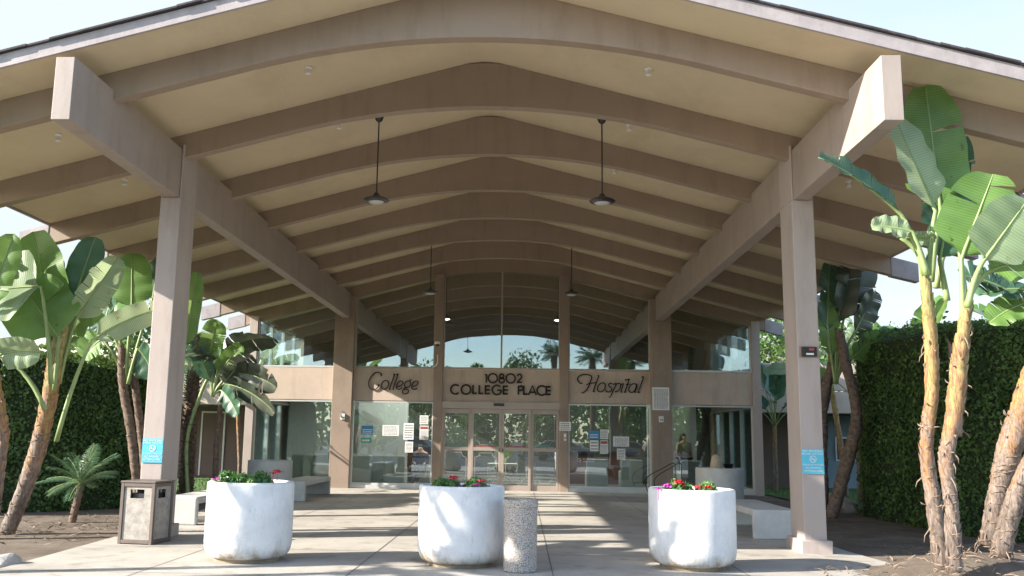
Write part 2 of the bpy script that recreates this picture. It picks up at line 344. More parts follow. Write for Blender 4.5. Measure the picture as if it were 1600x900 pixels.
# ------------------------------------------------------------------ building
FY=25.6; Y2=12.39; SP=2.202; RZ=6.987; SL=.264; EV=7.55
roofz=lambda x: RZ-SL*abs(x)
def rbot(x):
    x=abs(x); return 6.627-SL*x if x>2.8 else 6.258-(SL/5.6)*x*x
B=thing('hospital_building',(0,FY,0),'low taupe hospital entrance with arched timber canopy, stucco sign band and glass lobby','building')
# roof deck
g=MB()
xs=[-EV,-.25,0,.25,EV]
g.prism([(-EV,roofz(EV)),(-.2,roofz(.2)),(0,roofz(.2)+.02),(.2,roofz(.2)),(EV,roofz(EV)),(EV,roofz(EV)+.14),(0,RZ+.14),(-EV,roofz(EV)+.14)],'y',9.38,37.)
roof=g.build('roof','soffit',B)
def ffz(x): return roofz(x)
g=MB()
for s in (-1,1):
    P=[(s*0,RZ-.035),(s*(EV+.5),roofz(EV+.5)-.035),(s*(EV+.5),roofz(EV+.5)+.125),(s*0,RZ+.125)]
    g.prism(P,'y',9.34,9.378)
g.build('fascia_board','fascia',roof)
g=MB(); rr=random.Random(8)
for s in (-1,1):
    x=0
    while x<8.0:
        w_=rr.uniform(.25,.34); x2=min(x+w_,8.05); t=rr.uniform(.0,.012)
        g.prism([(s*x,roofz(x)+.127+t),(s*x2,roofz(x2)+.127+t),(s*x2,roofz(x2)+.150+t),(s*x,roofz(x)+.150+t)],'y',9.31-t*2,9.379 if x>7.3 else 9.6); x=x2
    g.prism([(s*0,RZ+.141),(s*7.6,roofz(7.6)+.141),(s*7.6,roofz(7.6)+.155),(s*0,RZ+.155)],'y',9.6,37)
g.build('shingles','shingle',roof)
# thin drip edge on the sides
for s in (-1,1):
    g=MB(); g.box(s*EV-.02,s*EV+.02,9.4,37,roofz(EV)-.03,roofz(EV)+.13); g.build('side_trim','fascia',roof)
# rafters
n_raf=13
for i in range(n_raf):
    y=Y2+(i-1)*SP; th=.16
    if i==0: y=10.12
    g=MB(); N=60
    xs=[-EV+2*EV*k/N for k in range(N+1)]
    top=[(x,roofz(x)-.001 if abs(x)>.2 else roofz(.2)-.001) for x in xs]; bot=[(x,rbot(x)) for x in xs]
    y0,y1=y,y+th
    n=len(xs); vs=[(x,y0,z) for x,z in top]+[(x,y0,z) for x,z in bot]+[(x,y1,z) for x,z in top]+[(x,y1,z) for x,z in bot]
    fs=[]
    for k in range(n-1):
        fs+= [(k,k+1,n+k+1,n+k),(2*n+k,3*n+k,3*n+k+1,2*n+k+1),(k,2*n+k,2*n+k+1,k+1),(n+k,n+k+1,3*n+k+1,3*n+k)]
    fs+=[(0,n,3*n,2*n),(n-1,3*n-1,4*n-1,2*n-1)]
    g.add(vs,fs); r_=g.build('rafter','taupe_beam',B,bevel=.008)
    if y<FY+1:
        for s in (-1,1):
            a,b=EV+.001,EV+.50; g=MB()
            g.prism([(s*a,roofz(a)-.01),(s*b,roofz(b)-.01),(s*b,rbot(b)-.0),(s*a,rbot(a)-.012)],'y',y0-.01,y1+.01)
            c_=g.build('rafter_cap','fascia',r_); g=MB(); g.prism([(s*(a+.02),roofz(a)-.004),(s*(a+.035),roofz(a)-.008),(s*(a+.035),rbot(a)-.022),(s*(a+.02),rbot(a)-.018)],'y',y0-.014,y1+.014); g.build('joint_strip','black',c_)
# girders
GA,GB=4.405,4.616
for s in (-1,1):
    g=MB(); x0,x1=sorted((s*GA,s*GB)); g.box(x0,x1,9.17,36,4.861,5.47); g.box(x0+.004,x1-.004,9.174,36,5.47,5.588)
    g=MB(); g.box(x0,x1,9.17,36,4.861,5.588)
    g.build('girder','girder',B,bevel=.006)
# front pillars
for s in (-1,1):
    g=MB(); x0,x1=sorted((s*4.376,s*4.677)); zt=roofz(4.677)-.01
    g.box(x0,x1,12.34,12.92,.0,4.858)
    xi,xo=sorted((s*4.376,s*4.404)); g.box(xi,xo,12.34,12.92,4.858,5.66)
    xi,xo=sorted((s*4.617,s*4.677)); g.box(xi,xo,12.34,12.92,4.858,5.66)
    p=g.build('pillar','pillar',B,bevel=.012)
    g=MB(); g.box(x0-.055,x1+.055,12.285,12.975,.0,.19); g.build('plinth','pillar',p,bevel=.012)
# facade columns
for s in (-1,1):
    x0,x1=sorted((s*4.26,s*4.83)); g=MB(); g.box(x0,x1,FY-.25,FY+.25,0,5.5); g.build('column','taupe',B,bevel=.01)
    x0,x1=sorted((s*1.68,s*1.93)); g=MB(); g.box(x0,x1,FY-.16,FY+.16,0,6.2); g.build('post','taupe',B,bevel=.008)
    x0,x1=sorted((s*7.12,s*7.36)); g=MB(); g.box(x0,x1,FY-.12,FY+.2,0,4.9); g.build('corner_post','pillar',B,bevel=.008)
# stucco bands + base
for a,b in ((-7.12,-4.83),(-4.26,-1.93),(-1.68,1.68),(1.93,4.26),(4.83,7.12)):
    g=MB(); g.box(a+.001,b-.001,FY-.06,FY+.12,2.50,3.42); g.build('stucco_band','stucco',B)
for s in (-1,1):
    g=MB(); x0,x1=sorted((s*7.16,s*7.30)); g.box(x0,x1,FY+.2,33,2.50,3.42); g.build('stucco_band','stucco',B)
    g=MB(); g.box(x0,x1,31.2,37,0,5.0); g.build('side_wall','stucco',B)
# windows: front
def window(x0,x1,z0,z1,arch=False,fm='alu',curb=True,y=FY,muls=()):
    f=MB(); t=.035
    f.box(x0,x1,y-.05,y+.05,z0,z0+.05); 
    f.box(x0,x0+t,y-.049,y+.049,z0+.05,z1 if not arch else rbot(x0)+.02); f.box(x1-t,x1,y-.049,y+.049,z0+.05,z1 if not arch else rbot(x1)+.02)
    for mx in muls: f.box(mx-.025,mx+.025,y-.05,y+.05,z0+.05,rbot(mx)+.02 if arch else z1)
    if not arch: f.box(x0,x1,y-.052,y+.052,z1-.04,z1)
    if curb: f.box(x0+.002,x1-.002,y-.10,y+.06,z0-.10,z0)
    fo=f.build('window',fm,B)
    p=MB()
    if arch:
        N=24; xs=[x0+(x1-x0)*k/N for k in range(N+1)]
        n=N+1; vs=[(x,y-.006,z0+.03) for x in xs]+[(x,y-.006,rbot(x)+.03) for x in xs]+[(x,y+.006,z0+.03) for x in xs]+[(x,y+.006,rbot(x)+.03) for x in xs]
        fs=[]
        for k in range(N): fs+=[(k,k+1,n+k+1,n+k),(2*n+k+1,2*n+k,3*n+k,3*n+k+1)]
        p.add(vs,fs)
    else: p.box(x0+.02,x1-.02,y-.006,y+.006,z0+.03,z1-.03)
    p.build('pane','glass',fo)
for a,b in ((-7.12,-4.83),(-4.26,-1.93),(1.93,4.26),(4.83,7.12)): window(a,b,.12,2.48)
for a,b in ((-7.12,-4.83),(-4.26,-1.93),(-1.68,1.68),(1.93,4.26),(4.83,7.12)):
    window(a,b,3.43,0,True,'frame' if abs(a+b)<8 else 'alu',False,muls=(0,) if abs(a+b)<.1 else ())
# side glazing of the lobby
for s in (-1,1):
    X=s*7.23
    for z0,z1 in ((.1,2.48),(3.44,4.92)):
        f=MB()
        for k in range(5):
            yy=FY+.3+k*1.38; f.box(X-.06,X+.06,yy-.035,yy+.035,z0,z1)
        f.box(X-.05,X+.05,FY+.2,31.2,z0-.02,z0+.05); f.box(X-.05,X+.05,FY+.2,31.2,z1-.05,z1)
        fo=f.build('window','alu',B); p=MB(); p.box(X-.006,X+.006,FY+.3,31.2,z0+.03,z1-.03); p.build('pane','glass',fo)
# doors
hd=MB(); hd.box(-1.68,1.68,FY-.14,FY+.1,2.30,2.499); hdo=hd.build('door_header','frame',B,bevel=.006)
g=MB(); g.box(-.2,.1,FY-.19,FY-.142,2.385,2.455); g.build('door_sensor','black',hdo,bevel=.01)
DX=[-1.66,-.84,.03,.87,1.66]
def strip(g,pts,wd,y,d=.003,mi=0,closed=False):
    # flat raised line following pts (x,z) with width wd, on plane y facing -Y
    n=len(pts); L=[];
    for k in range(n):
        if closed: a=V(pts[k-1]); b=V(pts[(k+1)%n])
        else: a=V(pts[max(k-1,0)]); b=V(pts[min(k+1,n-1)])
        t=(b-a); t=t/(t.length or 1); nn=V((-t.y,t.x))*wd/2
        p=V(pts[k]); L.append((p+nn,p-nn))
    vs=[]
    for p,q in L: vs+=[(p.x,y,p.y),(q.x,y,q.y),(p.x,y-d,p.y),(q.x,y-d,q.y)]
    fs=[]; m=n if closed else n-1
    for k in range(m):
        a=4*k; b=4*((k+1)%n); fs+=[(a+2,a+3,b+3,b+2),(a,b,b+1,a+1),(a,a+2,b+2,b),(a+1,b+1,b+3,a+3)]
    if not closed: fs+=[(0,1,3,2),(4*n-4,4*n-2,4*n-1,4*n-3)]
    g.add(vs,fs,mi)
def arc(cx,cz,rx,rz,a0,a1,n=24):
    return [(cx+rx*cos(radians(a0+(a1-a0)*k/n)),cz+rz*sin(radians(a0+(a1-a0)*k/n))) for k in range(n+1)]
for i in range(4):
    a,b=DX[i],DX[i+1]; y=FY-.02 if i in (0,3) else FY-.08
    f=MB(); st_=.075
    f.box(a+.003,a+st_,y-.03,y+.03,.03,2.295); f.box(b-st_,b-.003,y-.03,y+.03,.03,2.295)
    for z0,z1 in ((.03,.17),(1.12,1.22),(2.17,2.294)): f.box(a+st_,b-st_,y-.028,y+.028,z0,z1)
    d=f.build('sliding_door' if i in (1,2) else 'door_sidelight','frame',B,bevel=.004)
    p=MB(); p.box(a+.06,b-.06,y-.005,y+.005,.15,2.2); p.build('pane','glass',d)
    e=MB(); ia,ib=a+st_+.05,b-st_-.05; r=.13
    def notch(z0,z1):
        P=[(ia+r,z0)]+[(ib-r,z0)]+[(ib-r+r*sin(t)*1,z0+r-r*cos(t)) for t in ()]
        pts=[]
        for cx,cz,s0 in ((ib,z0,180),(ib,z1,270),(ia,z1,0),(ia,z0,90)):
            pts+=arc(cx,cz,r,r,s0,s0-90,6)
        return pts
    strip(e,notch(1.29,2.10),.014,y-.012,closed=True); strip(e,notch(.24,1.06),.014,y-.012,closed=True)
    if i in (1,2):
        cx=(ia+ib)/2; cz=1.72
        strip(e,arc(cx-.1,cz,.11,.09,0,360),.014,y-.014,closed=False); strip(e,arc(cx+.1,cz,.11,.09,0,360),.014,y-.014)
        strip(e,[(cx,cz-.14),(cx,cz+.14)],.014,y-.016); strip(e,[(cx-.05,cz+.14),(cx+.05,cz+.14)],.014,y-.016)
    e.build('etched_border','etch',d)
    if i in (1,2):
        h=MB(); h.box((b-.05) if i==1 else a+.03,(b-.03) if i==1 else a+.05,y-.045,y-.03,1.10,1.19); h.build('lock','black',d)
        h=MB(); h.box(ia+.02,ib-.02,y-.014,y-.008,1.235,1.262); h.build('warning_strip','redink',d)
    elif 1:
        h=MB(); h.box(ia+.02,ib-.02,y-.014,y-.008,1.235,1.262); h.build('warning_strip','greenink',d)
# threshold
g=MB(); g.box(-1.68,1.68,FY-.22,FY+.2,.0,.032); g.build('threshold','frame',B)
# lobby inside
g=MB(); g.box(-7.1,7.1,FY+.2,37,-.05,.025); g.build('lobby_floor','carpet',B)
g=MB(); g.box(-7.2,7.2,36.6,36.8,0,6.9); g.build('lobby_rear_wall','intwall',B)
g=MB(); g.box(-7.1,-4.75,29.4,29.6,0,2.6); g.box(-4.7,-3.1,29.0,29.2,0,2.6); g.build('lobby_partition','intwall',B)
g=MB(); g.box(4.5,6.0,28.0,28.15,0,2.7); g.build('lobby_partition','intwall',B)
g=MB(); g.box(-7.1,7.1,31.5,31.7,0,3.3); g.build('lobby_dark_partition','intdark',B)
g=MB(); g.box(-7.1,-5.2,FY+3.9,29.39,2.6,2.7); g.build('lobby_shelf','intwall',B)

# --------------------------------------------------------- sign lettering
def tr(zx,zy,ox,oy,k): return lambda p: (ox+p[0]/k, oy+p[1]/k)
def px2(pts,f,Y):
    out=[]
    for p in pts:
        q=at(*f(p),Y); out.append((q.x,q.z))
    return out
def spl(pts,n=6):
    P=[V(p) for p in pts]; out=[]
    for i in range(len(P)-1):
        a=P[max(i-1,0)]; b=P[i]; c=P[i+1]; d=P[min(i+2,len(P)-1)]
        for k in range(n):
            t=k/n; out.append(tuple(.5*((2*b)+(c-a)*t+(2*a-5*b+4*c-d)*t*t+(3*b-a-3*c+d)*t**3)))
    out.append(tuple(P[-1])); return out
LY=FY-.075
fC=lambda p:(565+p[0]/16,575+p[1]/16); fH=lambda p:(895+p[0]/13.333,575+p[1]/13.333)
def letters(parent,name,strokes,f,wd):
    for s in strokes:
        g=MB()
        for q in s: strip(g,spl(px2(q,f,LY)),wd,LY,.03)
        g.build('letter','bronze',parent)
root=thing('script_sign_lettering',(-3.1,LY,3),'dark script lettering reading College on the stucco band left of the doors','sign lettering')
def ell(cx,cy,rx,ry,sk=0.,a0=0,a1=360,n=14):
    return [(cx+rx*cos(radians(a0+(a1-a0)*k/n))-sk*ry*sin(radians(a0+(a1-a0)*k/n)),cy+ry*sin(radians(a0+(a1-a0)*k/n))) for k in range(n+1)]
letters(root,'College',[
 [[(490,210),(488,150),(440,112),(380,108),(300,150),(225,240),(182,350),(185,450),(225,515),(290,540),(350,530),(410,480),(440,405)],[(470,130),(496,150),(492,200)]],
 [ell(585,422,92,110,.25)],
 [[(795,165),(825,160),(760,350),(700,520),(722,532)]],
 [[(870,170),(910,150),(850,340),(790,520),(812,534)]],
 [[(885,460),(960,455),(1025,400),(1030,345),(985,325),(920,360),(880,430),(875,500),(920,532),(980,520),(1015,490)]],
 [ell(1150,405,75,82,.2),[(1200,330),(1225,295),(1250,300)],[(1140,490),(1090,500),(1050,520)],ell(1097,590,78,60,.2)],
 [[(1265,455),(1340,450),(1400,400),(1410,345),(1365,325),(1300,360),(1262,430),(1255,500),(1300,535),(1360,525),(1392,495)]]],fC,.028)
root=thing('script_sign_lettering',(3.1,LY,3),'dark script lettering reading Hospital on the stucco band right of the doors','sign lettering')
letters(root,'Hospital',[
 [[(200,325),(150,315),(105,265),(110,195),(170,150),(260,135),(350,150),(395,190),(370,270),(340,360),(300,440),(240,505),(180,522)],[(280,355),(340,325),(440,312),(490,305)],[(520,165),(540,170),(480,330),(425,485),(460,480)]],
 [ell(595,405,78,95,.25)],
 [[(815,330),(780,318),(745,345),(760,385),(800,420),(800,470),(750,500),(700,490),(682,450)]],
 [[(835,345),(905,330),(860,430),(810,540),(780,600),(745,608)],[(885,350),(950,320),(995,345),(985,420),(930,485),(870,495)]],
 [[(1010,345),(1050,335),(1000,490),(1030,495)],[(1085,240),(1105,250),(1098,268)]],
 [[(1150,235),(1165,250),(1120,400),(1080,500),(1110,500)],[(1105,345),(1195,335)],[(1110,248),(1190,238)]],
 [ell(1250,418,80,90,.3),[(1335,330),(1300,440),(1285,500),(1320,505)]],
 [[(1425,200),(1470,190),(1410,370),(1360,510),(1395,500)]]],fH,.030)
root=thing('street_number_lettering',(0,LY,3.2),'dark capital letters reading 10802 COLLEGE PLACE above the doors','sign lettering')
def geo(ch,x,z,h,wd):
    r=h/2; g=MB()
    def S(p,closed=False): strip(g,[(x+a,z+b) for a,b in p],wd,LY,.03,closed=closed)
    W={'O':h,'0':h,'C':h*.9,'G':h*.95,'L':h*.42,'E':h*.48,'P':h*.5,'A':h*.85,'1':h*.22,'8':h*.62,'2':h*.58}[ch]
    if ch in 'O0': S(arc(r,r,r,r,0,360,32))
    if ch=='C': S(arc(r,r,r,r,45,315,28))
    if ch=='G': S(arc(r,r,r,r,45,350,28)+[(2*r,r*.95)]); S([(r*1.05,r*.95),(2*r,r*.95)])
    if ch=='L': S([(0,h),(0,0)]); S([(0,wd/2),(W,wd/2)])
    if ch=='E': S([(0,h),(0,0)]); [S([(0,q),(W,q)]) for q in (wd/2,h/2,h-wd/2)]
    if ch=='P': S([(0,h),(0,0)]); S([(0,h-wd/2),(W*.5,h-wd/2)]+arc(W*.5,h*.73,h*.25,h*.25,90,-90,10)+[(0,h*.48)])
    if ch=='A': S([(0,0),(W/2,h),(W,0)]); S([(W*.2,h*.3),(W*.8,h*.3)])
    if ch=='1': S([(0,h*.88),(W*.8,h-wd*.3),(W*.8,0)])
    if ch=='8': S(arc(W/2,h*.74,h*.22,h*.24,0,360,20)); S(arc(W/2,h*.27,h*.29,h*.27,0,360,20))
    if ch=='2': S(arc(W/2,h*.72,W/2-wd*.3,h*.26,165,-35,14)+[(wd*.3,wd*.4)]); S([(0,wd/2),(W,wd/2)])
    g.build('letter','bronze',root); return W
def word(t,x,z,h,wd,x1):
    ws=[]
    W={'O':h,'0':h,'C':h*.9,'G':h*.95,'L':h*.42,'E':h*.48,'P':h*.5,'A':h*.85,'1':h*.22,'8':h*.62,'2':h*.58}
    tot=sum(W[c] for c in t); gap=(x1-x-tot)/(len(t)-1)
    for c in t: geo(c,x,z,h,wd); x+=W[c]+gap
word('10802',-.47,3.045,.26,.046,.60); word('COLLEGE',-1.44,2.71,.265,.052,.20); word('PLACE',.50,2.71,.265,.052,1.42)

# --------------------------------------------------------- pendant lamps
def pend(x,y,label,lit):
    zt=roofz(x); p=thing('pendant_lamp',(x,y,zt),label,'lamp','pendant lamps hung from the arched ceiling')
    g=MB(); g.lathe([(.001,0),(.075,0),(.075,-.03),(.055,-.09),(.02,-.12),(.001,-.12)],(x,y,zt+.01),24); sm_auto(g.build('ceiling_mount','lamp',p))
    g=MB(); g.tube([(x,y,zt-.1),(x,y,5.24)],.011,8); g.build('rod','lamp',p)
    g=MB(); g.lathe([(.001,.12),(.03,.12),(.05,.10),(.07,.065),(.19,.018),(.205,.0),(.19,-.012),(.13,-.03),(.125,-.03)],(x,y,5.14),40); sm_auto(g.build('shade','lamp',p))
    g=MB(); g.lathe([(.125,-.028),(.10,-.045),(.05,-.055),(.001,-.057)],(x,y,5.14),32); sm_auto(g.build('lens','litlens' if lit else 'lens',p),80)
    if lit:
        L=bpy.data.lights.new('bulb','SPOT'); L.spot_size=radians(140); L.spot_blend=.6; L.energy=420; L.color=(1,.93,.82); L.shadow_soft_size=.1; o=bpy.data.objects.new('bulb',L); col.objects.link(o); o.parent=p; o.location=(0,0,5.02-zt)
pend(-1.72,13.5,'left of the two black pendant lamps nearest the front of the canopy',0); pend(1.82,13.5,'right of the two black pendant lamps nearest the front of the canopy',0)
pend(-1.77,22.4,'small black pendant lamp outside the glass left of the doors',0); pend(1.84,22.4,'small black pendant lamp outside the glass right of the doors',0)
pend(-1.78,27.3,'lit black pendant lamp inside the lobby left of center',1); pend(1.70,27.3,'lit black pendant lamp inside the lobby right of center',1)
# ceiling sprinklers
sp=[((482,105),'front bay left of middle'),((1013,107),'front bay right of middle'),((530,192),'second bay above the left pendant lamp'),((983,195),'second bay above the right pendant lamp'),((91,210),'under the left eave behind the girder end'),((195,280),'left side between the girder and eave'),((960,263),'third bay right of middle'),((1326,283),'right side under the eave by the tall leaves'),((573,281),'third bay left of middle')]
for k,((a,b),t) in enumerate(sp):
    lo,hi=9,26
    for _ in range(40):
        m=(lo+hi)/2; q=at(a,b,m)
        if q.z<roofz(q.x): lo=m
        else: hi=m
    if k==8: continue
    q=at(a,b,lo); g=MB(); g.lathe([(.001,.0),(.05,.0),(.05,-.02),(.028,-.03),(.028,-.07),(.04,-.08),(.036,-.10),(.001,-.105)],(q.x,q.y,roofz(q.x)+.005),16)
    o=sm_auto(g.build('ceiling_sprinkler','white',loc=(q.x,q.y,q.z))); tag(o,'small white ceiling sprinkler, '+t,'sprinkler','small white sprinklers on the cream ceiling')

# --------------------------------------------------------- planters
def planter(px_,Yc,label,r=.5,h=.9,m='planter',soil=.1,name='concrete_planter',grp='big white round planters along the front'):
    x=at(px_,830,Yc).x; p=thing(name,(x,Yc,.02),label,'planter',grp)
    g=MB(); prof=[(r*.80,.045),(r*.88,.06),(r*.935,.09),(r*.97,.13),(r*.99,.175),(r,.23),(r,h-.03),(r*.99,h-.008),(r*.965,h),(r*.90,h),(r*.885,h-.02),(r*.88,h-soil)]
    g.lathe(prof,(x,Yc,.02),72); g.add([(x+r*.88*cos(2*pi*i/24),Yc+r*.88*sin(2*pi*i/24),.02+h-soil) for i in range(24)],[tuple(range(24))],1)
    sm_auto(g.build('pot',[m,'soil'],p),50)
    g=MB(); g.lathe([(r*.74,-.02),(r*.76,.04),(r*.80,.052),(r*.5,.055)],(x,Yc,.02),48); g.build('footing','basering',p); return x
PL=[planter(389,10.6,'white round concrete planter on the left, with mostly green leaves'),planter(720.5,10.6,'white round planter in the middle beside the pebbled ash urn'),planter(1081.5,10.75,'white sunlit round planter on the right in front of the bench')]
def flowers(pts,label,x0,x1,Yc,z,nl,fl,seed,name='geranium_plant'):
    rn=random.Random(seed); x=(x0+x1)/2; p=thing(name,(x,Yc,z),label,'flowering plant','flowering plants in the white planters')
    g=MB()
    for k in range(nl*2):
        a=rn.uniform(0,2*pi); q=sqrt(rn.random()); px_=x+q*cos(a)*(x1-x0)/2; py_=Yc+q*sin(a)*.22
        hz=z+rn.uniform(.0,.19)*(1-.5*q*q)+.02*sin(px_*30)
        s=rn.uniform(.022,.045)
        nr=V((rn.gauss(0,.5),rn.gauss(-.3,.5),1)).normalized(); a_=nr.orthogonal().normalized(); b_=nr.cross(a_)
        P=[V((px_,py_,hz-.05*rn.random()))+ (a_*cos(2*pi*i/7)+b_*sin(2*pi*i/7))*s*.55*(1+.15*(i%2)) for i in range(7)]
        g.add(P,[tuple(range(7))])
    for k in range(nl//12):
        a=rn.uniform(0,2*pi); q=sqrt(rn.random()); px_=x+q*cos(a)*(x1-x0)/2; py_=Yc+q*sin(a)*.2
        g.tube([(px_,py_,z-.06),(px_+rn.gauss(0,.02),py_,z+rn.uniform(.05,.18))],.004,5)
    g.build('foliage','flowerleaf',p)
    for (fx,fz,fr,c) in fl:
        g=MB(); cy=Yc-.12+rn.uniform(-.05,.05)
        for k in range(46):
            d=V((rn.gauss(0,1),rn.gauss(0,1),abs(rn.gauss(0,.8)))).normalized(); pp=V((fx+rn.gauss(0,fr*.35),cy,fz-fr*.4))+V((d.x,d.y,d.z*.7))*fr*rn.uniform(.4,1.05)
            s=fr*.42; a_=d.orthogonal().normalized(); b_=d.cross(a_); 
            g.add([pp+(a_*cos(2*pi*i/5)+b_*sin(2*pi*i/5))*s*.6 for i in range(5)],[tuple(range(5))])
        g.tube([(fx,cy+.02,z-.05),(fx,cy,fz)],.004,5)
        g.build('bloom',c,p)
def fpx(px_,py,Yc): q=at(px_,py,Yc); return q.x,q.z
ZS=.86
def bl(L,Yc): return [(*fpx(a,b,Yc),r,c) for a,b,r,c in L]
x=PL[0]; flowers(0,'green geranium with one magenta bloom in the left planter',x-.42,x-.02,10.55,ZS,520,bl([(341,747,.05,'pinkpetal')],10.4),1)
flowers(0,'green geranium with a red bloom at the right of the left planter',x-.05,x+.26,10.55,ZS,380,bl([(436,735,.045,'redpetal'),(430,738,.03,'redpetal')],10.5),2)
x=PL[1]; flowers(0,'low magenta flowering plant left in the middle planter, under a red bloom',x-.36,x+.0,10.45,ZS-.02,260,bl([(690,757,.04,'pinkpetal'),(706,758,.045,'pinkpetal'),(709,745,.045,'redpetal'),(717,760,.03,'pinkpetal')],10.3),3)
flowers(0,'pink and red flowering plant right in the middle planter',x+.0,x+.33,10.45,ZS-.02,260,bl([(735,758,.035,'pinkpetal'),(745,756,.045,'pinkpetal'),(752,750,.045,'redpetal')],10.3),4)
x=PL[2]; flowers(0,'magenta and dark red flowering plant left in the right planter',x-.38,x-.02,10.55,ZS-.02,260,bl([(1046,757,.06,'pinkpetal'),(1060,752,.05,'redpetal'),(1068,757,.035,'redpetal'),(1030,763,.03,'pinkpetal')],10.4),5)
flowers(0,'bright red flowering plant with small leaves right in the right planter',x-.0,x+.26,10.55,ZS-.02,280,bl([(1094,760,.055,'redpetal'),(1108,760,.045,'redpetal')],10.4),6)
# ash urn
ux=at(813,860,10.16).x
p=thing('ash_urn',(ux,10.16,.02),'short pebbled aggregate ash urn beside the middle planter','ash urn')
g=MB(); g.lathe([(.17,0),(.185,.01),(.185,.69),(.195,.70),(.195,.765),(.185,.775),(.165,.775),(.16,.76),(.16,.70)],(ux,10.16,.02),56); sm_auto(g.build('urn_body','pebble',p),40)
g=MB(); g.lathe([(.16,.71),(.08,.69),(.001,.69)],(ux,10.16,.02),24); g.build('ash_tray','black',p)
# litter bin
bx,by=-4.42,12.02; rz=radians(-8)
p=thing('litter_bin',(bx,by,.02),'square litter bin with pebbled panels and brown metal frame before the left pillar','litter bin')
hw=.222
def rb(g,x0,x1,y0,y1,z0,z1,mi=0): g.box(bx+x0,bx+x1,by+y0,by+y1,z0,z1,mi,rz,(bx,by))
g=MB()
for sx in (-1,1):
    for sy in (-1,1): rb(g,sx*hw-.022,sx*hw+.022,sy*hw-.022,sy*hw+.022,.02,.81)
for sy in (-1,1):
    for z in (.03,.76): rb(g,-hw+.022,hw-.022,sy*hw-.02,sy*hw+.02,z,z+.045); rb(g,sy*hw-.02,sy*hw+.02,-hw+.022,hw-.022,z,z+.045)
rb(g,-hw-.03,hw+.03,-hw-.03,hw+.03,.811,.835)
g.build('frame','binframe',p,bevel=.004)
def panel(side):
    g=MB(); o0,o1,z0,z1=-.115,.085,.61,.725
    def bb(a,b,z0_,z1_):
        if side==0: rb(g,a,b,-hw-.004,-hw+.014,z0_,z1_)
        elif side==1: rb(g,hw-.014,hw+.004,a,b,z0_,z1_)
        elif side==2: rb(g,a,b,hw-.014,hw+.004,z0_,z1_)
        else: rb(g,-hw-.004,-hw+.014,a,b,z0_,z1_)
    e=hw-.024
    bb(-e,e,.078,z0); bb(-e,o0,z0,z1); bb(o1,e,z0,z1); bb(-e,e,z1,.758); g.build('panel','mottle',p)
for s_ in range(4): panel(s_)
g=MB(); rb(g,-.18,.18,-.18,.18,.06,.67); g.build('liner','black',p)
# benches
def bench(x0,x1,y0,y1,label,h=.46):
    g=MB(); t=.11
    g.prism([(y0,0.02),(y0+t,.02),(y0+t,h-t),(y1-t,h-t),(y1-t,.02),(y1,.02),(y1,h),(y0,h)],'x',x0,x1)
    o=g.build('concrete_bench','concplain',loc=((x0+x1)/2,y0,0),bevel=.025); tag(o,label,'bench','concrete benches under the canopy')
bench(4.12,4.80,13.95,16.4,'pale concrete bench beside the right front pillar'); bench(-4.85,-4.18,19.9,22.6,'concrete bench near the lobby glass, its far end sunlit'); bench(-5.15,-4.58,14.35,16.6,'concrete bench mostly hidden behind the left white planter')
planter(417,20.4,'tan round planter without flowers left of the lobby window bench',r=.50,h=.88,m='concplain',grp='bare concrete planters near the lobby')
planter(1126,19.6,'grey round planter without flowers right of the doors',r=.50,h=.90,m='concplain',grp='bare concrete planters near the lobby')
q=at(1119,720,19.6); g=MB(); g.lathe([(.001,.32),(.04,.315),(.09,.27),(.13,.10),(.135,0),(.12,-.1)],(q.x,19.6,.88),24); tag(sm_auto(g.build('plant_stump','tan',loc=(q.x,19.6,.8))),'tan tapering stump standing in the grey planter right of the doors','stump')
q2=at(1134,725,19.7); g=MB(); g.lathe([(.06,0),(.11,.13),(.12,.14),(.10,.12),(.05,.02),(.001,.02)],(q2.x+.08,19.8,.86),24); tag(sm_auto(g.build('flower_pot','black',loc=(q2.x,19.8,.86))),'small dark flower pot beside the tan stump','pot')
# curved rail right
rp=thing('curved_rail',(4.4,24.5,.02),'pair of thin curved dark metal rails beside the right facade column','handrail')
for dx in (0,1):
    f=[(1012+dx*14,768),(1008+dx*14,752),(1016+dx*14,742),(1035+dx*12,732),(1053+dx*10,724),(1055+dx*10,740),(1055+dx*10,766)]
    pts=[V((at(a,b,24.2+.2*dx).x,24.2+.2*dx,max(at(a,b,24.2).z,.02))) for a,b in f]
    P=spl([tuple(v) for v in pts],5); g=MB(); g.tube(P,.012,8); g.build('rail','black',rp)

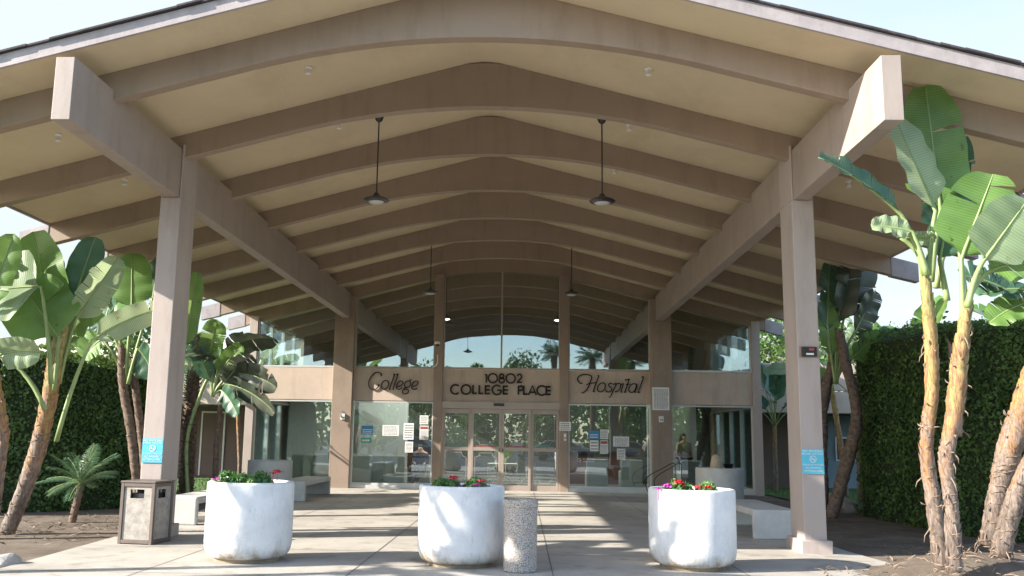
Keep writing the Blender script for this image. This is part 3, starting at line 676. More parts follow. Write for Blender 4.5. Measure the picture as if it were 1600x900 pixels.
# --------------------------------------------------------- signs, notices
def text_mesh(s,size,depth=.002):
    c=bpy.data.curves.new('t','FONT'); c.body=s; c.size=size; c.align_x='CENTER'; c.align_y='CENTER'; c.extrude=depth; c.resolution_u=2
    o=bpy.data.objects.new('t',c); col.objects.link(o); dg=bpy.context.evaluated_depsgraph_get(); me=bpy.data.meshes.new_from_object(o.evaluated_get(dg)); bpy.data.objects.remove(o); return me
def put_text(s,size,x,y,z,parent,m='white',name='lettering'):
    me=text_mesh(s,size); me.materials.clear(); me.materials.append(M[m]); o=bpy.data.objects.new(name,me); col.objects.link(o); o.parent=parent
    o.location=V((x,y,z))-parent.location; o.rotation_euler=(pi/2,0,0); return o
for s,lab in ((-1,'turquoise no smoking sign on the left front pillar above the litter bin'),(1,'turquoise no smoking sign on the right front pillar')):
    x=s*4.5265; y=12.335; z=1.225
    p=thing('no_smoking_sign',(x,y,z),lab,'sign','turquoise no smoking signs on the front pillars')
    g=MB(); g.box(x-.145,x+.145,y-.008,y-.001,z-.165,z+.165); g.build('board','signblue',p)
    put_text('NO SMOKING',.042,x,y-.009,z+.135,p); put_text('BEYOND THIS POINT',.030,x,y-.009,z+.098,p)
    g=MB(); strip(g,arc(x,z+.03,.042,.042,0,360,28),.008,y-.009); strip(g,[(x-.03,z+.06),(x+.03,z)],.008,y-.009); strip(g,[(x-.028,z+.028),(x+.028,z+.028)],.010,y-.009); g.build('symbol','white',p)
    put_text('PLEASE EXTINGUISH',.030,x,y-.009,z-.045,p); put_text('ALL SMOKING',.032,x,y-.009,z-.085,p); put_text('MATERIALS HERE',.032,x,y-.009,z-.125,p)
ink=random.Random(5)
def notice(x0,y0,x1,y1,label,Y=FY-.0075,head=None,body='paper',lines=9,grp='paper notices on the lobby glass',off=.0):
    a=at(x0,y0,Y); b=at(x1,y1,Y); g=MB(); g.box(a.x,b.x,Y-.004-off,Y-.0005-off,b.z,a.z)
    W=b.x-a.x; H=a.z-b.z; z=a.z-H*.08
    if head: g.box(a.x+W*.06,b.x-W*.06,Y-.006-off,Y-.0035-off,a.z-H*.26,a.z-H*.06,2); z=a.z-H*.34
    n=lines; dz=(z-b.z-H*.06)/max(n,1)
    for k in range(n):
        xx=a.x+W*.1; zz=z-dz*(k+.5)
        while xx<b.x-W*.14:
            l=ink.uniform(.04,.14)*W+.01; e=min(xx+l,b.x-W*.08)
            g.box(xx,e,Y-.0058-off,Y-.0035-off,zz-dz*.22,zz+dz*.22,1); xx=e+.035*W
        
    o=g.build('paper_notice',[body,'ink' if body=='paper' else 'paper',head or 'ink'],loc=((a.x+b.x)/2,Y,(a.z+b.z)/2)); tag(o,label,'notice',grp)
notice(565,665,583,679,'blue notice at the left of the College window',head='blueink',body='blueink',lines=3)
notice(564,684,580,692,'small green sticker below the blue notice in the College window',body='greenink',lines=1)
notice(598,664,623,681,'wide white notice in the middle of the College window',lines=7)
notice(631,661,646,687,'tall handwritten notice right of the wide one in the College window',lines=6)
notice(633,690,645,707,'small white sheet below the handwritten notice in the College window',lines=7)
notice(656,649,669,663,'topmost white sheet at the right edge of the College window',lines=4)
notice(656,665,669,687,'white sheet headed in red below the topmost sheet in the College window',head='redink',lines=8)
notice(920,673,936,686,'blue and white notice at the left of the Hospital window',head='blueink',body='blueink',lines=2)
notice(922,688,935,705,'white sheet below the blue notice in the Hospital window',lines=3)
notice(938,671,950,686,'plain white sheet right of the blue notice in the Hospital window',lines=5)
notice(938,688,950,709,'white sheet headed in red in the Hospital window',head='redink',lines=7)
notice(958,682,983,698,'wide white notice at the right in the Hospital window',lines=7)
notice(964,701,977,718,'small white sheet below the wide notice in the Hospital window',lines=6)
notice(1019,605,1046,641,'large white rules board high on the right facade column',Y=FY-.251,lines=16,grp='boards on the facade posts')
notice(874,659,892,673,'small pale blue notice on the post right of the doors',Y=FY-.161,lines=4,grp='boards on the facade posts')
z0=at(905,719,FY)
p=thing('window_decal',(z0.x,FY-.01,z0.z),'small white no smoking decal low on the Hospital window','decal')
g=MB(); strip(g,arc(z0.x,z0.z,.05,.05,0,360,20),.012,FY-.008); strip(g,[(z0.x-.035,z0.z+.035),(z0.x+.035,z0.z-.035)],.012,FY-.008); g.build('symbol','white',p)
put_text('NO SMOKING',.055,z0.x+.27,FY-.008,z0.z+.03,p); put_text('WITHIN 20 FEET',.045,z0.x+.27,FY-.008,z0.z-.035,p)
# small devices
def dev(name,px_,py,Y,w_,h_,d,label,cat,m='white',eyes=True):
    q=at(px_,py,Y); p=thing(name,(q.x,Y,q.z),label,cat); g=MB(); g.box(q.x-w_/2,q.x+w_/2,Y-d,Y-.001,q.z-h_/2,q.z+h_/2); g.build('housing',m,p,bevel=.008)
    if eyes:
        g=MB()
        for e in (-1,1): g.box(q.x+e*w_*.22-w_*.12,q.x+e*w_*.22+w_*.12,Y-d-.006,Y-d,q.z-h_*.22,q.z-h_*.02)
        g.build('lens','black',p)
    return q
dev('emergency_light',536,651,FY-.25,.12,.17,.05,'small white two eyed box on the left facade column','wall light')
dev('emergency_light',1033,655,FY-.25,.13,.17,.05,'small white box below the rules board on the right facade column','wall light')
dev('door_keypad',883,683,FY-.16,.07,.20,.04,'narrow pale keypad with dark window on the post right of the doors','keypad')
q=dev('alarm_box',1263.5,550,12.34,.20,.13,.05,'small black alarm box on the right front pillar','alarm box','black',False)
p=bpy.data.objects['alarm_box']; g=MB(); g.box(q.x-.01,q.x+.055,12.28,12.288,q.z+.015,q.z+.045); g.build('red_label','redink',p); g=MB(); g.box(q.x-.05,q.x+.05,12.28,12.288,q.z-.045,q.z-.02); g.build('label_plate','white',p)
g=MB(); g.box(q.x-.13,q.x+.13,12.33,12.339,q.z-.075,q.z+.08); g.build('back_plate','taupe',p)
def cctv(px_,py,Y,label,tail=True):
    q=at(px_,py,Y); p=thing('security_camera',(q.x,Y,q.z),label,'security camera')
    g=MB(); g.lathe([(.001,.07),(.07,.07),(.08,.04),(.08,0),(.06,-.01)],(q.x,Y-.09,q.z),20); sm_auto(g.build('housing','white',p))
    g=MB(); g.lathe([(.062,0),(.055,-.04),(.03,-.06),(.001,-.065)],(q.x,Y-.09,q.z),20); sm_auto(g.build('dome','black',p))
    g=MB(); g.tube([(q.x,Y-.09,q.z+.06),(q.x,Y,q.z+.06)],.02,8)
    if tail: g.tube(spl([(q.x,Y-.02,q.z-.3),(q.x+.01,Y-.03,q.z-.5),(q.x-.04,Y-.03,q.z-.62),(q.x-.14,Y-.03,q.z-.66)],5),.014,8)
    g.build('bracket','white',p)
cctv(684,538,FY-.16,'white dome camera high on the post left of the doors')
# --------------------------------------------------------- lobby contents
def armchair(x,y,rz,label,wd=.68):
    p=thing('lobby_armchair',(x,y,.025),label,'armchair','upholstered armchairs inside the lobby glass')
    c,s=cos(rz),sin(rz)
    def R(g,a0,a1,b0,b1,z0,z1): g.box(x+a0,x+a1,y+b0,y+b1,z0,z1,0,rz,(x,y))
    g=MB(); R(g,-wd/2,wd/2,-.36,-.22,.10,.93); g.build('backrest','vinyl',p,bevel=.04)
    g=MB(); R(g,-wd/2+.1,wd/2-.1,-.22,.34,.12,.44); g.build('seat','vinyl',p,bevel=.04)
    for e in (-1,1): g=MB(); a=sorted((e*wd/2,e*(wd/2-.095))); R(g,a[0],a[1],-.22,.34,.1,.60); g.build('armrest','vinyl',p,bevel=.03)
    for e in (-1,1):
        for b_ in (-.32,.28): g=MB(); R(g,e*(wd/2-.06)-.025,e*(wd/2-.06)+.025,b_-.025,b_+.025,.025,.10); g.build('leg','black',p)
for i,(px_,lab) in enumerate(((475,'left armchair behind the far left lower window'),(505,'right armchair behind the far left lower window'),(567,'left armchair in the College window'),(588,'middle armchair in the College window'),(618,'smooth grey armchair at the middle of the College window'),(932,'left armchair in the Hospital window'),(985,'right armchair in the Hospital window'),(1078,'armchair in front of the standing person'))):
    armchair(at(px_,740,26.3).x,26.30+.05*(i%2),0,lab,.62)
p=thing('reception_desk',(0,30.6,.025),'long reddish wood reception desk deep inside the lobby','desk')
g=MB(); g.box(1.9,4.4,30.2,30.7,.025,1.05); g.box(-4.0,-2.3,30.3,30.8,.025,1.1); g.build('desk_front','wood',p,bevel=.01)
g=MB(); g.box(1.85,4.45,30.1,30.75,1.051,1.11); g.box(-4.05,-2.25,30.2,30.85,1.101,1.16); g.build('desk_top','black',p,bevel=.01)
p=thing('indoor_planter',(.03,27.6,.025),'square planter with a diamond pattern behind the glass doors','planter')
g=MB(); g.box(-.42,.48,27.3,28.2,.025,.72); g.build('box','concplain',p,bevel=.01)
g=MB()
for k in range(4):
    cx=-.42+.9*(k+.5)/4; cz=.55; g.prism([(cx,cz-.13),(cx+.10,cz),(cx,cz+.13),(cx-.10,cz)],'y',27.292,27.299)
g.build('diamond_inlay','vinyl',p)
# ---- plants
LEAFN=[0]
def leaf_geo(g, P0,P1,P2, W, N, droop=0., fold=.35, tears=4, seed=0, petr=.024, curl=0.):
    rn=random.Random(seed); P0,P1,P2=V(P0),V(P1),V(P2); L=(P2-P1).length; ax=(P2-P1).normalized()
    N=V(N); N=(N-ax*N.dot(ax)).normalized(); lat=ax.cross(N).normalized()
    ctrl=(P1+P2)/2+V((0,0,droop*L))+N*(-curl*L)
    def C(t): return P1*(1-t)**2+ctrl*2*t*(1-t)+P2*t*t
    pd=(ctrl-P1).normalized(); hz=V((P1.x-P0.x,P1.y-P0.y,0)).length; pc=(P0+P1)*.5+V((0,0,.28*hz))-V((P1.x-P0.x,P1.y-P0.y,0))*.12
    pet=[P0*(1-t)**2+pc*2*t*(1-t)+P1*t*t for t in [k/7 for k in range(8)]]
    mid=[C(k/12) for k in range(1,13)]
    g.tube(pet+mid,[petr*(1.5-.6*k/8) for k in range(8)]+[petr*.85*(1-.8*k/12) for k in range(12)],6,1)
    def wp(t): return W*1.14/2*min(1,(max(t,0)/.16+.02))**.6*max(0,1-max(0,(t-.45)/.55)**2.6)**.6*(1 if t<.999 else 0.02)
    for side in (-1,1):
        cuts=sorted([0,1]+[rn.uniform(.12,.95) for _ in range(rn.randint(max(tears-2,0),tears))]) if tears else [0,1]
        for a,b in zip(cuts,cuts[1:]):
            if b-a<.012: continue
            n=max(2,int((b-a)*16)+1); K=4; base=len(g.v); dr=rn.uniform(-.12,.22)+(.25 if (b-a)<.12 and rn.random()<.4 else 0); gp=rn.uniform(.90,.985) if tears else 1
            for i in range(n+1):
                t=a+(b-a)*i/n; c=C(t); dt=(C(min(t+.02,1))-C(max(t-.02,0))).normalized(); Nn=(N-dt*N.dot(dt)).normalized(); la=dt.cross(Nn)
                w_=wp(t)
                for k in range(K+1):
                    u=k/K; to=(a+b)/2+(t-(a+b)/2)*(1-(1-gp)*u**.7); cc=C(min(max(to+.05*u,0),1.0)) if t<.999 else c
                    fo=fold+dr*u-.45*u*u*abs(fold); wob=.018*sin(t*23+side*2+seed)*u
                    p=cc+la*side*w_*u*cos(fo)+Nn*(w_*u*sin(fo)+wob)
                    g.v.append(tuple(p)); g.uv[base+i*(K+1)+k]=(t*L*1.2+u*.06,u*side)
            for i in range(n):
                for k in range(K):
                    q=base+i*(K+1)+k; g.f.append((q,q+1,q+K+2,q+K+1)); g.m.append(0)
def leaf(parent, P0,P1,P2,W,N,mat_='leafA',label=None,**kw):
    g=MB(); LEAFN[0]+=1; kw.setdefault('seed',LEAFN[0]); leaf_geo(g,P0,P1,P2,W,N,**kw)
    o=g.build('leaf',[mat_,'petiole'],parent,smooth=True)
    if label: o['label']=label
    return o
def lpx(parent,Y,b0,b1,tip,wpx,rot=0,mat_='leafA',dt=0.,db=0.,**kw):
    P0=at(*b0,Y); P1=at(*b1,Y+db); P2=at(*tip,Y+dt); ax=(P2-P1).normalized()
    N=V((0,-1,.15)); N=Matrix.Rotation(radians(rot),3,ax)@N; W=wpx*Y/F/max(.35,abs(cos(radians(rot)))); return leaf(parent,P0,P1,P2,W,N,mat_,**kw)
def trunk(parent,pts,rs,seed=0,strips=14,m='trunk',sheath=True):
    rn=random.Random(seed); P=spl([tuple(p) for p in pts],6); n=len(P)
    def R(k):
        t=k/(n-1)*(len(rs)-1); i=min(int(t),len(rs)-2); return rs[i]+(rs[i+1]-rs[i])*(t-i)
    g=MB(); rs=[q*.72 for q in rs]
    for k in range(2,n-2):
        if not sheath: break
        for rep in (0,1):
            t=k+rep*.5; i=int(t); c=V(P[i]).lerp(V(P[i+1]),t-i); r=R(i); ax=(V(P[i+1])-V(P[i])).normalized(); a0=(pi if (2*k+rep)%2 else 0)+rn.gauss(0,.35); hh=rn.uniform(.10,.24); m_=12; base=len(g.v)
            for j in range(m_+1):
                th=(j/m_-.5)*radians(230); o_=V((cos(a0+th),sin(a0+th),0)); tp=hh*(cos(th*.75)**1.0)+rn.uniform(-.012,.012)
                g.v.append(tuple(c+o_*r*.97-ax*.02)); g.v.append(tuple(c+o_*r*(1.02+.16*max(0,cos(th)))+ax*max(tp,.0)))
            for j in range(m_): g.f.append((base+2*j,base+2*j+2,base+2*j+3,base+2*j+1)); g.m.append(0)
    rr=[R(k)*(1+.07*((k%3)-1)) for k in range(n)]; g.tube(P,rr,12)
    if sheath:
        for k in range(1,n-3,1):
            if rn.random()<.75:
                c=V(P[k]); d=V(P[k+2])-c; a=rn.choice((0,pi))+rn.gauss(0,.5); o_=V((cos(a),sin(a)*.7,0)); r=R(k)
                e=c+d*rn.uniform(.9,1.4)+o_*r*rn.uniform(1.0,1.2); s_=c+o_*r*.70
                g.tube([tuple(s_),tuple((s_+e)/2+o_*r*.10),tuple(e)],[r*.36,r*.27,r*.02],7)
    for k in range(strips):
        i=rn.randrange(1,n-1); c=V(P[i]); a=rn.uniform(0,2*pi); o_=V((cos(a),sin(a),0)); l=rn.uniform(.06,.22); r=R(i)
        s_=c+o_*r*.95; e=s_+o_*rn.uniform(.01,.08)+V((0,0,rn.uniform(-l,l*.5)))
        g.tube([tuple(s_),tuple((s_+e)/2+o_*.02),tuple(e)],[.009,.007,.002],4,1)
    for k in range(int(n*3)):
        i=rn.randrange(0,max(1,n//2)); c=V(P[i]); a=rn.uniform(0,2*pi); r=R(i); o_=V((cos(a),sin(a),0)); t_=V((-sin(a),cos(a),0)); s_=c+o_*r*.97; g.tube([tuple(s_-t_*r*.6),tuple(s_+o_*r*.10+V((0,0,rn.gauss(0,.01)))),tuple(s_+t_*r*.6+V((0,0,rn.gauss(0,.03))))],[.004,.009,.003],4,1)
    return g.build('trunk',[m,'fibre'],parent,smooth=True,loc=tuple(pts[0]))
# right clump of giant bird of paradise
RY=9.75
def RP(x,y,Y=RY): return at(x,y,Y)
R1=thing('bird_of_paradise_plant',RP(1468,862),'tall','plant','broad leaved plants around the entrance')
R1['label']='tall plant with two orange barked trunks before the right hedge'
def trp(parent,pts,Y,rpx,**kw):
    P=[at(x,y,Y) for x,y in pts]; P[0].z=min(P[0].z,0.) if Y>11.5 else P[0].z-.15; trunk(parent,P,[r*Y/F for r in rpx],**kw)
trp(R1,[(1473,868),(1460,790),(1448,700),(1457,600),(1452,500),(1444,420)],RY,[17,14,12,13,12,7],seed=1,strips=34)
trp(R1,[(1490,872),(1488,800),(1479,720),(1492,640),(1500,560),(1512,470)],RY-.3,[16,12,13,17,14,9],seed=2,strips=34)
trp(R1,[(1493,660),(1493,600),(1488,545)],RY+.1,[12,10,4],seed=12,strips=10)
lpx(R1,RY,(1450,430),(1462,330),(1398,182),64,18,'leafC',tears=2,fold=.3,droop=-.02)
lpx(R1,RY+.25,(1455,440),(1470,330),(1446,134),84,-8,'leafA',tears=3,fold=.12,droop=.0)
lpx(R1,RY-.1,(1446,430),(1408,335),(1279,246),34,35,'leafB',tears=8,fold=.5,droop=.10,dt=-.3)
lpx(R1,RY-.2,(1448,430),(1425,362),(1361,352),34,10,'leafC',tears=5,fold=.5,droop=.05)
lpx(R1,RY,(1450,420),(1408,372),(1463,372),18,30,'leafC',tears=3,fold=.5)
lpx(R1,RY+.5,(1462,450),(1478,390),(1500,212),46,-25,'leafB',tears=4,fold=.35)
lpx(R1,RY+.5,(1470,450),(1472,400),(1455,300),46,20,'leafB',tears=5,fold=.2)
lpx(R1,RY+.3,(1480,470),(1468,405),(1482,335),46,0,'leafB',tears=3,fold=.2)
lpx(R1,RY-.3,(1505,500),(1502,405),(1552,272),92,-10,'leafA',tears=1,fold=.12,dt=-.1)
lpx(R1,RY-.45,(1512,480),(1535,410),(1606,312),84,12,'leafC',tears=1,fold=.15,dt=-.2)
lpx(R1,RY-.2,(1508,470),(1500,395),(1498,330),44,15,'leafA',tears=2,fold=.2)
lpx(R1,RY-.2,(1512,470),(1545,425),(1625,395),60,-12,'leafA',tears=2,fold=.25)
R2=thing('bird_of_paradise_plant',RP(1545,840,10.8),'leaning pair of grey brown trunks at the right edge of the picture','plant','broad leaved plants around the entrance')
trp(R2,[(1542,832),(1560,770),(1578,700),(1612,600),(1640,500)],10.8,[17,18,24,24,14],seed=3,strips=40)
trp(R2,[(1560,850),(1590,770),(1640,660),(1690,560)],10.3,[20,17,16,14],seed=4,strips=24)
for k,(b1,tip,w_,r_,mm) in enumerate([((1600,470),(1500,430),50,40,'leafB'),((1620,470),(1545,505),40,30,'leafA'),((1620,440),(1610,370),60,10,'leafB'),((1640,430),(1690,300),80,0,'leafA'),((1650,480),(1740,420),70,0,'leafC'),((1615,455),(1530,462),45,50,'leafB')]):
    lpx(R2,10.9,(1630,520),b1,tip,w_,r_,mm,tears=9,fold=.3,droop=.15)
# husk mound and stones at the base
rn=random.Random(21)
mc=at(1525,850,10.4); g=MB(); N=28; vs=[]; fs=[]
for i in range(N+1):
    for j in range(N+1):
        x_=mc.x+(i/N-.5)*3.6; y_=10.45+(j/N-.5)*2.6; r=sqrt(((x_-mc.x)/1.55)**2+((y_-10.45)/1.1)**2)
        h=(.30*(cos(min(r,1)*pi)*.5+.5)+.035*noise.noise(V((x_*3,y_*3,0)))*(r<1.1))-.01; vs.append((x_,y_,h if r<1.1 else -.05))
for i in range(N):
    for j in range(N): a=i*(N+1)+j; fs.append((a,a+1,a+N+2,a+N+1))
g.add(vs,fs); st(g.build('ground_mound','dirt',smooth=True)); g=MB()
for k in range(300):
    a=rn.uniform(0,2*pi); r=abs(rn.gauss(0,.42)); c=at(1520,850,10.3); x_=c.x+r*cos(a)*1.5; y_=10.4+r*sin(a); h=.30*max(0,1-r/1.3)
    l=rn.uniform(.05,.20); d=V((rn.gauss(0,1),rn.gauss(0,1),rn.gauss(.05,.3))).normalized()*l; p0=V((x_,y_,h*rn.random()+.01))
    g.tube([tuple(p0),tuple(p0+d*.5+V((0,0,.02))),tuple(p0+d)],[.007,.006,.002],4)
tag(g.build('husk_litter','fibre'),kind='stuff')
def stone(x,y,r,label,seed,flat=.6):
    rn=random.Random(seed); bm=bmesh.new(); bmesh.ops.create_icosphere(bm,subdivisions=3,radius=r)
    for v in bm.verts:
        n_=noise.noise(v.co*(2.2/r*.5)+V((seed,0,0))); v.co*=1+.35*n_; v.co.z*=flat
    me=bpy.data.meshes.new('stone'); bm.to_mesh(me); bm.free(); me.materials.append(M['stone']); o=bpy.data.objects.new('stone',me); col.objects.link(o); o.location=(x,y,r*flat*.45); tag(o,label,'stone')
q=atz(1305,800); stone(q.x,q.y,.42,'large pale boulder at the foot of the leaning palm trunk',3,.7)
q=atz(8,883); stone(q.x-.0,q.y,.14,'pale grey stone at the lower left edge',5,.6)
q=at(1530,860,9.9); stone(q.x,9.9,.17,'flat stone among the husks below the right plants',7,.4)
# left clumps
L1=thing('bird_of_paradise_plant',(-6.75,12.8,0),'large plant with a curved yellow brown trunk at the left, front of the hedge','plant','broad leaved plants around the entrance')
LYd=12.8
trp(L1,[(8,838),(40,760),(62,690),(78,620),(86,560),(100,500)],LYd,[16,16,16,15,14,10],seed=5,strips=26)
lpx(L1,LYd,(82,600),(80,520),(52,362),78,-12,'leafA',tears=1,fold=.15,curl=.05)
lpx(L1,LYd-.3,(80,600),(64,448),(-60,470),110,20,'leafC',tears=1,fold=.1,droop=.1)
lpx(L1,LYd-.2,(85,610),(92,528),(30,440),96,10,'leafA',tears=1,fold=.1)
lpx(L1,LYd+.2,(90,600),(112,478),(149,370),46,15,'leafB',tears=1,fold=.2)
lpx(L1,LYd+.25,(90,600),(100,495),(82,395),48,-20,'leafA',tears=2,fold=.2)
lpx(L1,LYd+.1,(92,600),(118,500),(184,402),34,45,'leafC',tears=7,fold=.5)
lpx(L1,LYd-.2,(88,690),(143,532),(264,480),36,28,'leafC',tears=2,fold=.4,droop=.12)
lpx(L1,LYd-.5,(70,640),(-5,555),(64,552),46,20,'leafC',tears=0,fold=.6,droop=.12)
lpx(L1,LYd+.3,(85,600),(95,540),(130,470),50,0,'leafA',tears=2,fold=.2)
L1b=thing('bird_of_paradise_plant',(-7.4,12.0,0),'plant cut by the left edge, its stem orange and husked','plant','broad leaved plants around the entrance')
trp(L1b,[(-12,800),(-2,720),(2,660),(-14,560)],12.2,[14,14,13,9],seed=6,strips=26)
lpx(L1b,12.2,(-14,560),(-20,480),(22,365),46,10,'leafA',tears=2,fold=.3)
lpx(L1b,12.2,(-14,560),(-40,470),(-60,330),60,0,'leafA',tears=2,fold=.3)
lpx(L1b,12.6,(-14,560),(0,450),(14,385),40,30,'leafA',tears=2,fold=.3)
L2=thing('bird_of_paradise_plant',(-6.4,15.2,0),'green plant with several upright stems directly behind the left front pillar','plant','broad leaved plants around the entrance')
trp(L2,[(222,760),(205,680),(192,600),(190,540)],15.4,[8,9,9,6],seed=7,strips=14,m='rough')
trp(L2,[(236,760),(222,690),(212,610),(208,560)],15.6,[7,8,7,5],seed=8,strips=10,m='rough')
lpx(L2,15.4,(195,600),(206,482),(206,396),56,5,'leafA',tears=0,fold=.12)
lpx(L2,15.3,(200,600),(215,545),(240,590),50,30,'leafB',tears=1,fold=.4,droop=.25)
lpx(L2,15.6,(200,600),(288,545),(308,425),24,30,'leafA',tears=0,fold=.3)
lpx(L2,15.8,(200,600),(170,480),(150,440),34,30,'leafB',tears=3,fold=.3)
lpx(L2,15.8,(200,600),(165,500),(188,412),34,-20,'leafB',tears=3,fold=.3)
lpx(L2,15.8,(200,600),(238,470),(250,400),34,-20,'leafB',tears=3,fold=.3)
lpx(L2,15.5,(195,600),(160,530),(130,560),44,10,'leafA',tears=3,fold=.3,droop=.2)
L3=thing('bird_of_paradise_plant',(-6.6,19,0),'plant with dark torn drooping leaves between the left front pillar and the lobby','plant','broad leaved plants around the entrance')
trp(L3,[(335,775),(338,700),(345,620),(332,570)],19.,[6,5,5,4],seed=9,strips=6,m='rough')
trp(L3,[(296,770),(292,690),(312,620),(330,580)],18.6,[4,4,4,3],seed=10,strips=3,m='petiole',sheath=False)
for b1,tip,w_,r_,tt,mm in [((352,545),(432,530),16,70,3,'leafD'),((362,585),(433,606),34,30,8,'leafD'),((350,600),(430,645),24,40,6,'leafD'),((345,560),(285,555),26,40,7,'leafD'),((330,560),(300,530),30,20,6,'leafD'),((340,590),(380,540),26,10,8,'leafA'),((330,600),(290,520),26,10,8,'leafB'),((350,600),(395,555),26,50,8,'leafD'),((345,610),(372,650),26,30,5,'leafB'),((325,570),(340,500),34,10,5,'leafA')]:
    lpx(L3,18.6,(332,620),b1,tip,w_,r_,mm,tears=tt,fold=.35,droop=.18,dt=-.3)
# right plants behind the pillar
R3=thing('bird_of_paradise_plant',(7.3,18,0),'dark leaved plant on a leaning rough trunk just right of the right pillar','plant','broad leaved plants around the entrance')
trp(R3,[(1296,775),(1330,700),(1338,640),(1320,560),(1312,520)],18.2,[13,12,10,9,7],seed=11,strips=14,m='rough')
trp(R3,[(1282,720),(1284,640),(1300,570),(1302,520)],18.6,[12,12,9,6],seed=13,strips=10,m='rough')
for b1,tip,w_,r_,mm in [((1292,520),(1296,408),30,10,'leafB'),((1318,500),(1350,384),56,15,'leafD'),((1308,510),(1325,400),40,-30,'leafD'),((1335,520),(1368,455),34,30,'leafD'),((1300,560),(1288,470),30,0,'leafA'),((1330,560),(1375,520),30,30,'leafA')]:
    lpx(R3,18.4,(1305,600),b1,tip,w_,r_,mm,tears=6,fold=.3)
def rand_plant(x,y,h,n,label,seed,mats=('leafA','leafC','leafB'),L=1.5,tr=.10,grp='broad leaved plants around the entrance'):
    rn=random.Random(seed); p=thing('bird_of_paradise_plant',(x,y,0),label,'plant',grp)
    lean=rn.uniform(-.3,.3); top=V((x+lean,y,h)); trunk(p,[(x,y,0),(x+lean*.3,y,h*.4),(x+lean*.8,y,h*.8),tuple(top)],[tr,tr,tr*.9,tr*.5],seed=seed,strips=10)
    for k in range(n):
        a=rn.uniform(0,2*pi); el=rn.uniform(.25,1.35); pl=rn.uniform(.4,.9); bl_=L*rn.uniform(.7,1.1)
        d=V((cos(a)*cos(el),sin(a)*cos(el),sin(el))); P1=top+d*pl; P2=P1+(d+V((0,0,-.3*rn.random()))).normalized()*bl_
        N=V((rn.gauss(0,.4),rn.gauss(-.5,.4),1)) if el<.9 else V((rn.gauss(0,1),rn.gauss(-1,.6),.2))
        leaf(p,top-V((0,0,.3)),P1,P2,rn.uniform(.36,.52)*L/1.5,N,rn.choice(mats),tears=rn.randint(0,7),droop=rn.uniform(0,.2),fold=rn.uniform(.1,.45),seed=seed*100+k,petr=.013)
rand_plant(9.6,25.5,3.3,11,'sunlit pale plant in the gap between the right eave and hedge',31,('leafC','leafA'))
rand_plant(11.2,24.0,3.6,11,'sunlit plant rising behind the right hedge, left of the tallest trunks',32,('leafC','leafA'))
rand_plant(12.8,20.5,3.5,10,'plant behind the right hedge at the right edge',33)
rand_plant(8.1,27.0,2.2,9,'low dark plant beside the right lobby corner',34,('leafB',),1.2,.08)
rand_plant(8.9,22.5,2.6,10,'plant with ragged leaves between the pillar and hedge on the right',35,('leafA','leafB'),1.2,.10)
rand_plant(-11.6,18.5,4.2,11,'bright green plant behind the left hedge at the left edge',36,('leafA',))
rand_plant(-9.3,19.5,3.3,10,'plant rising behind the middle of the left hedge',37,('leafA','leafB'))
rand_plant(-8.2,23.2,2.6,10,'plant with pale leaves before the left rear wall',38,('leafC','leafA'),1.2,.09)
rand_plant(-7.0,24.2,2.2,8,'small plant beside the left lobby corner',39,('leafB','leafC'),1.0,.06)
rand_plant(-7.2,8.5,3.2,11,'unseen plant added left of the view before the canopy to shade the planters',40,('leafA','leafB'),1.6,.14)  # out of view, added so its leaves keep sun off the front planters
rand_plant(-7.5,7.7,3.7,11,'second unseen plant added left of the view for its shade, nearer the road',41,('leafA','leafB'),1.6,.12)  # another unseen sun blocker, added to shade the planters
# ---- palms
def frond(g,c,az,el,L,seed,nl=34,lw=.013,ll=.24,droop=.9,mi=0,ri=1):
    rn=random.Random(seed); P=[]; d=V((cos(az)*cos(el),sin(az)*cos(el),sin(el))); p=V(c)
    for k in range(12):
        P.append(p.copy()); p=p+d*L/11; d=(d+V((0,0,-droop/11))).normalized()
    g.tube([tuple(q) for q in P],[.012*(1-.8*k/12) for k in range(12)],4,ri)
    for k in range(nl):
        t=.12+.88*k/nl; i=min(int(t*11),10); q=P[i].lerp(P[i+1],t*11-i); tt=(P[i+1]-P[i]).normalized(); sd=tt.cross(V((0,0,1))).normalized(); l=ll*sin(pi*(.12+.8*t))**.7
        for s_ in (-1,1):
            dd=(sd*s_+tt*.7+V((0,0,-.25-.3*rn.random()))).normalized(); e=q+dd*l; m_=q+dd*l*.5+V((0,0,.02)); wv=tt*lw
            g.add([q,m_+wv*.7,e,m_-wv*.7],[(0,1,2,3)],mi)
def palm(x,y,h,tr,nf,L,label,seed,name='palm_tree',grp=None,ll=.24,lw=.013,lean=0,nl=34):
    p=thing(name,(x,y,0),label,'palm',grp); rn=random.Random(seed)
    g=MB(); P=[(x+lean*k/10,y,h*k/10) for k in range(11)]; g.tube(P,[tr*(1.1-.2*k/10)*(1+.09*(k%2)) for k in range(11)],12)
    for k in range(int(h*70)):
        a=k*2.4; z=h*(k+1)/(h*70+1); r=tr*1.05; cx=x+lean*z/h; g.tube([(cx+r*.7*cos(a),y+r*.7*sin(a),z),(cx+r*1.35*cos(a),y+r*1.35*sin(a),z+.05)],[tr*.22,tr*.08],4)
    g.build('trunk','rough',p)
    g=MB()
    for k in range(nf):
        frond(g,(x+lean,y,h),k*2.4+rn.uniform(-.2,.2),rn.uniform(-.1,1.3),L*rn.uniform(.85,1.1),seed*50+k,ll=ll,lw=lw,nl=nl)
    g.build('crown',['palmleaf','petiole'],p)
palm(-6.72,14.6,.62,.055,24,.68,'small feathery palm in the dirt before the left hedge',51,lean=.1,ll=.19,lw=.007,nl=44)
palm(-7.45,21.5,3.1,.15,16,1.0,'slim date palm with a rough trunk right of the left front pillar',52,ll=.3)
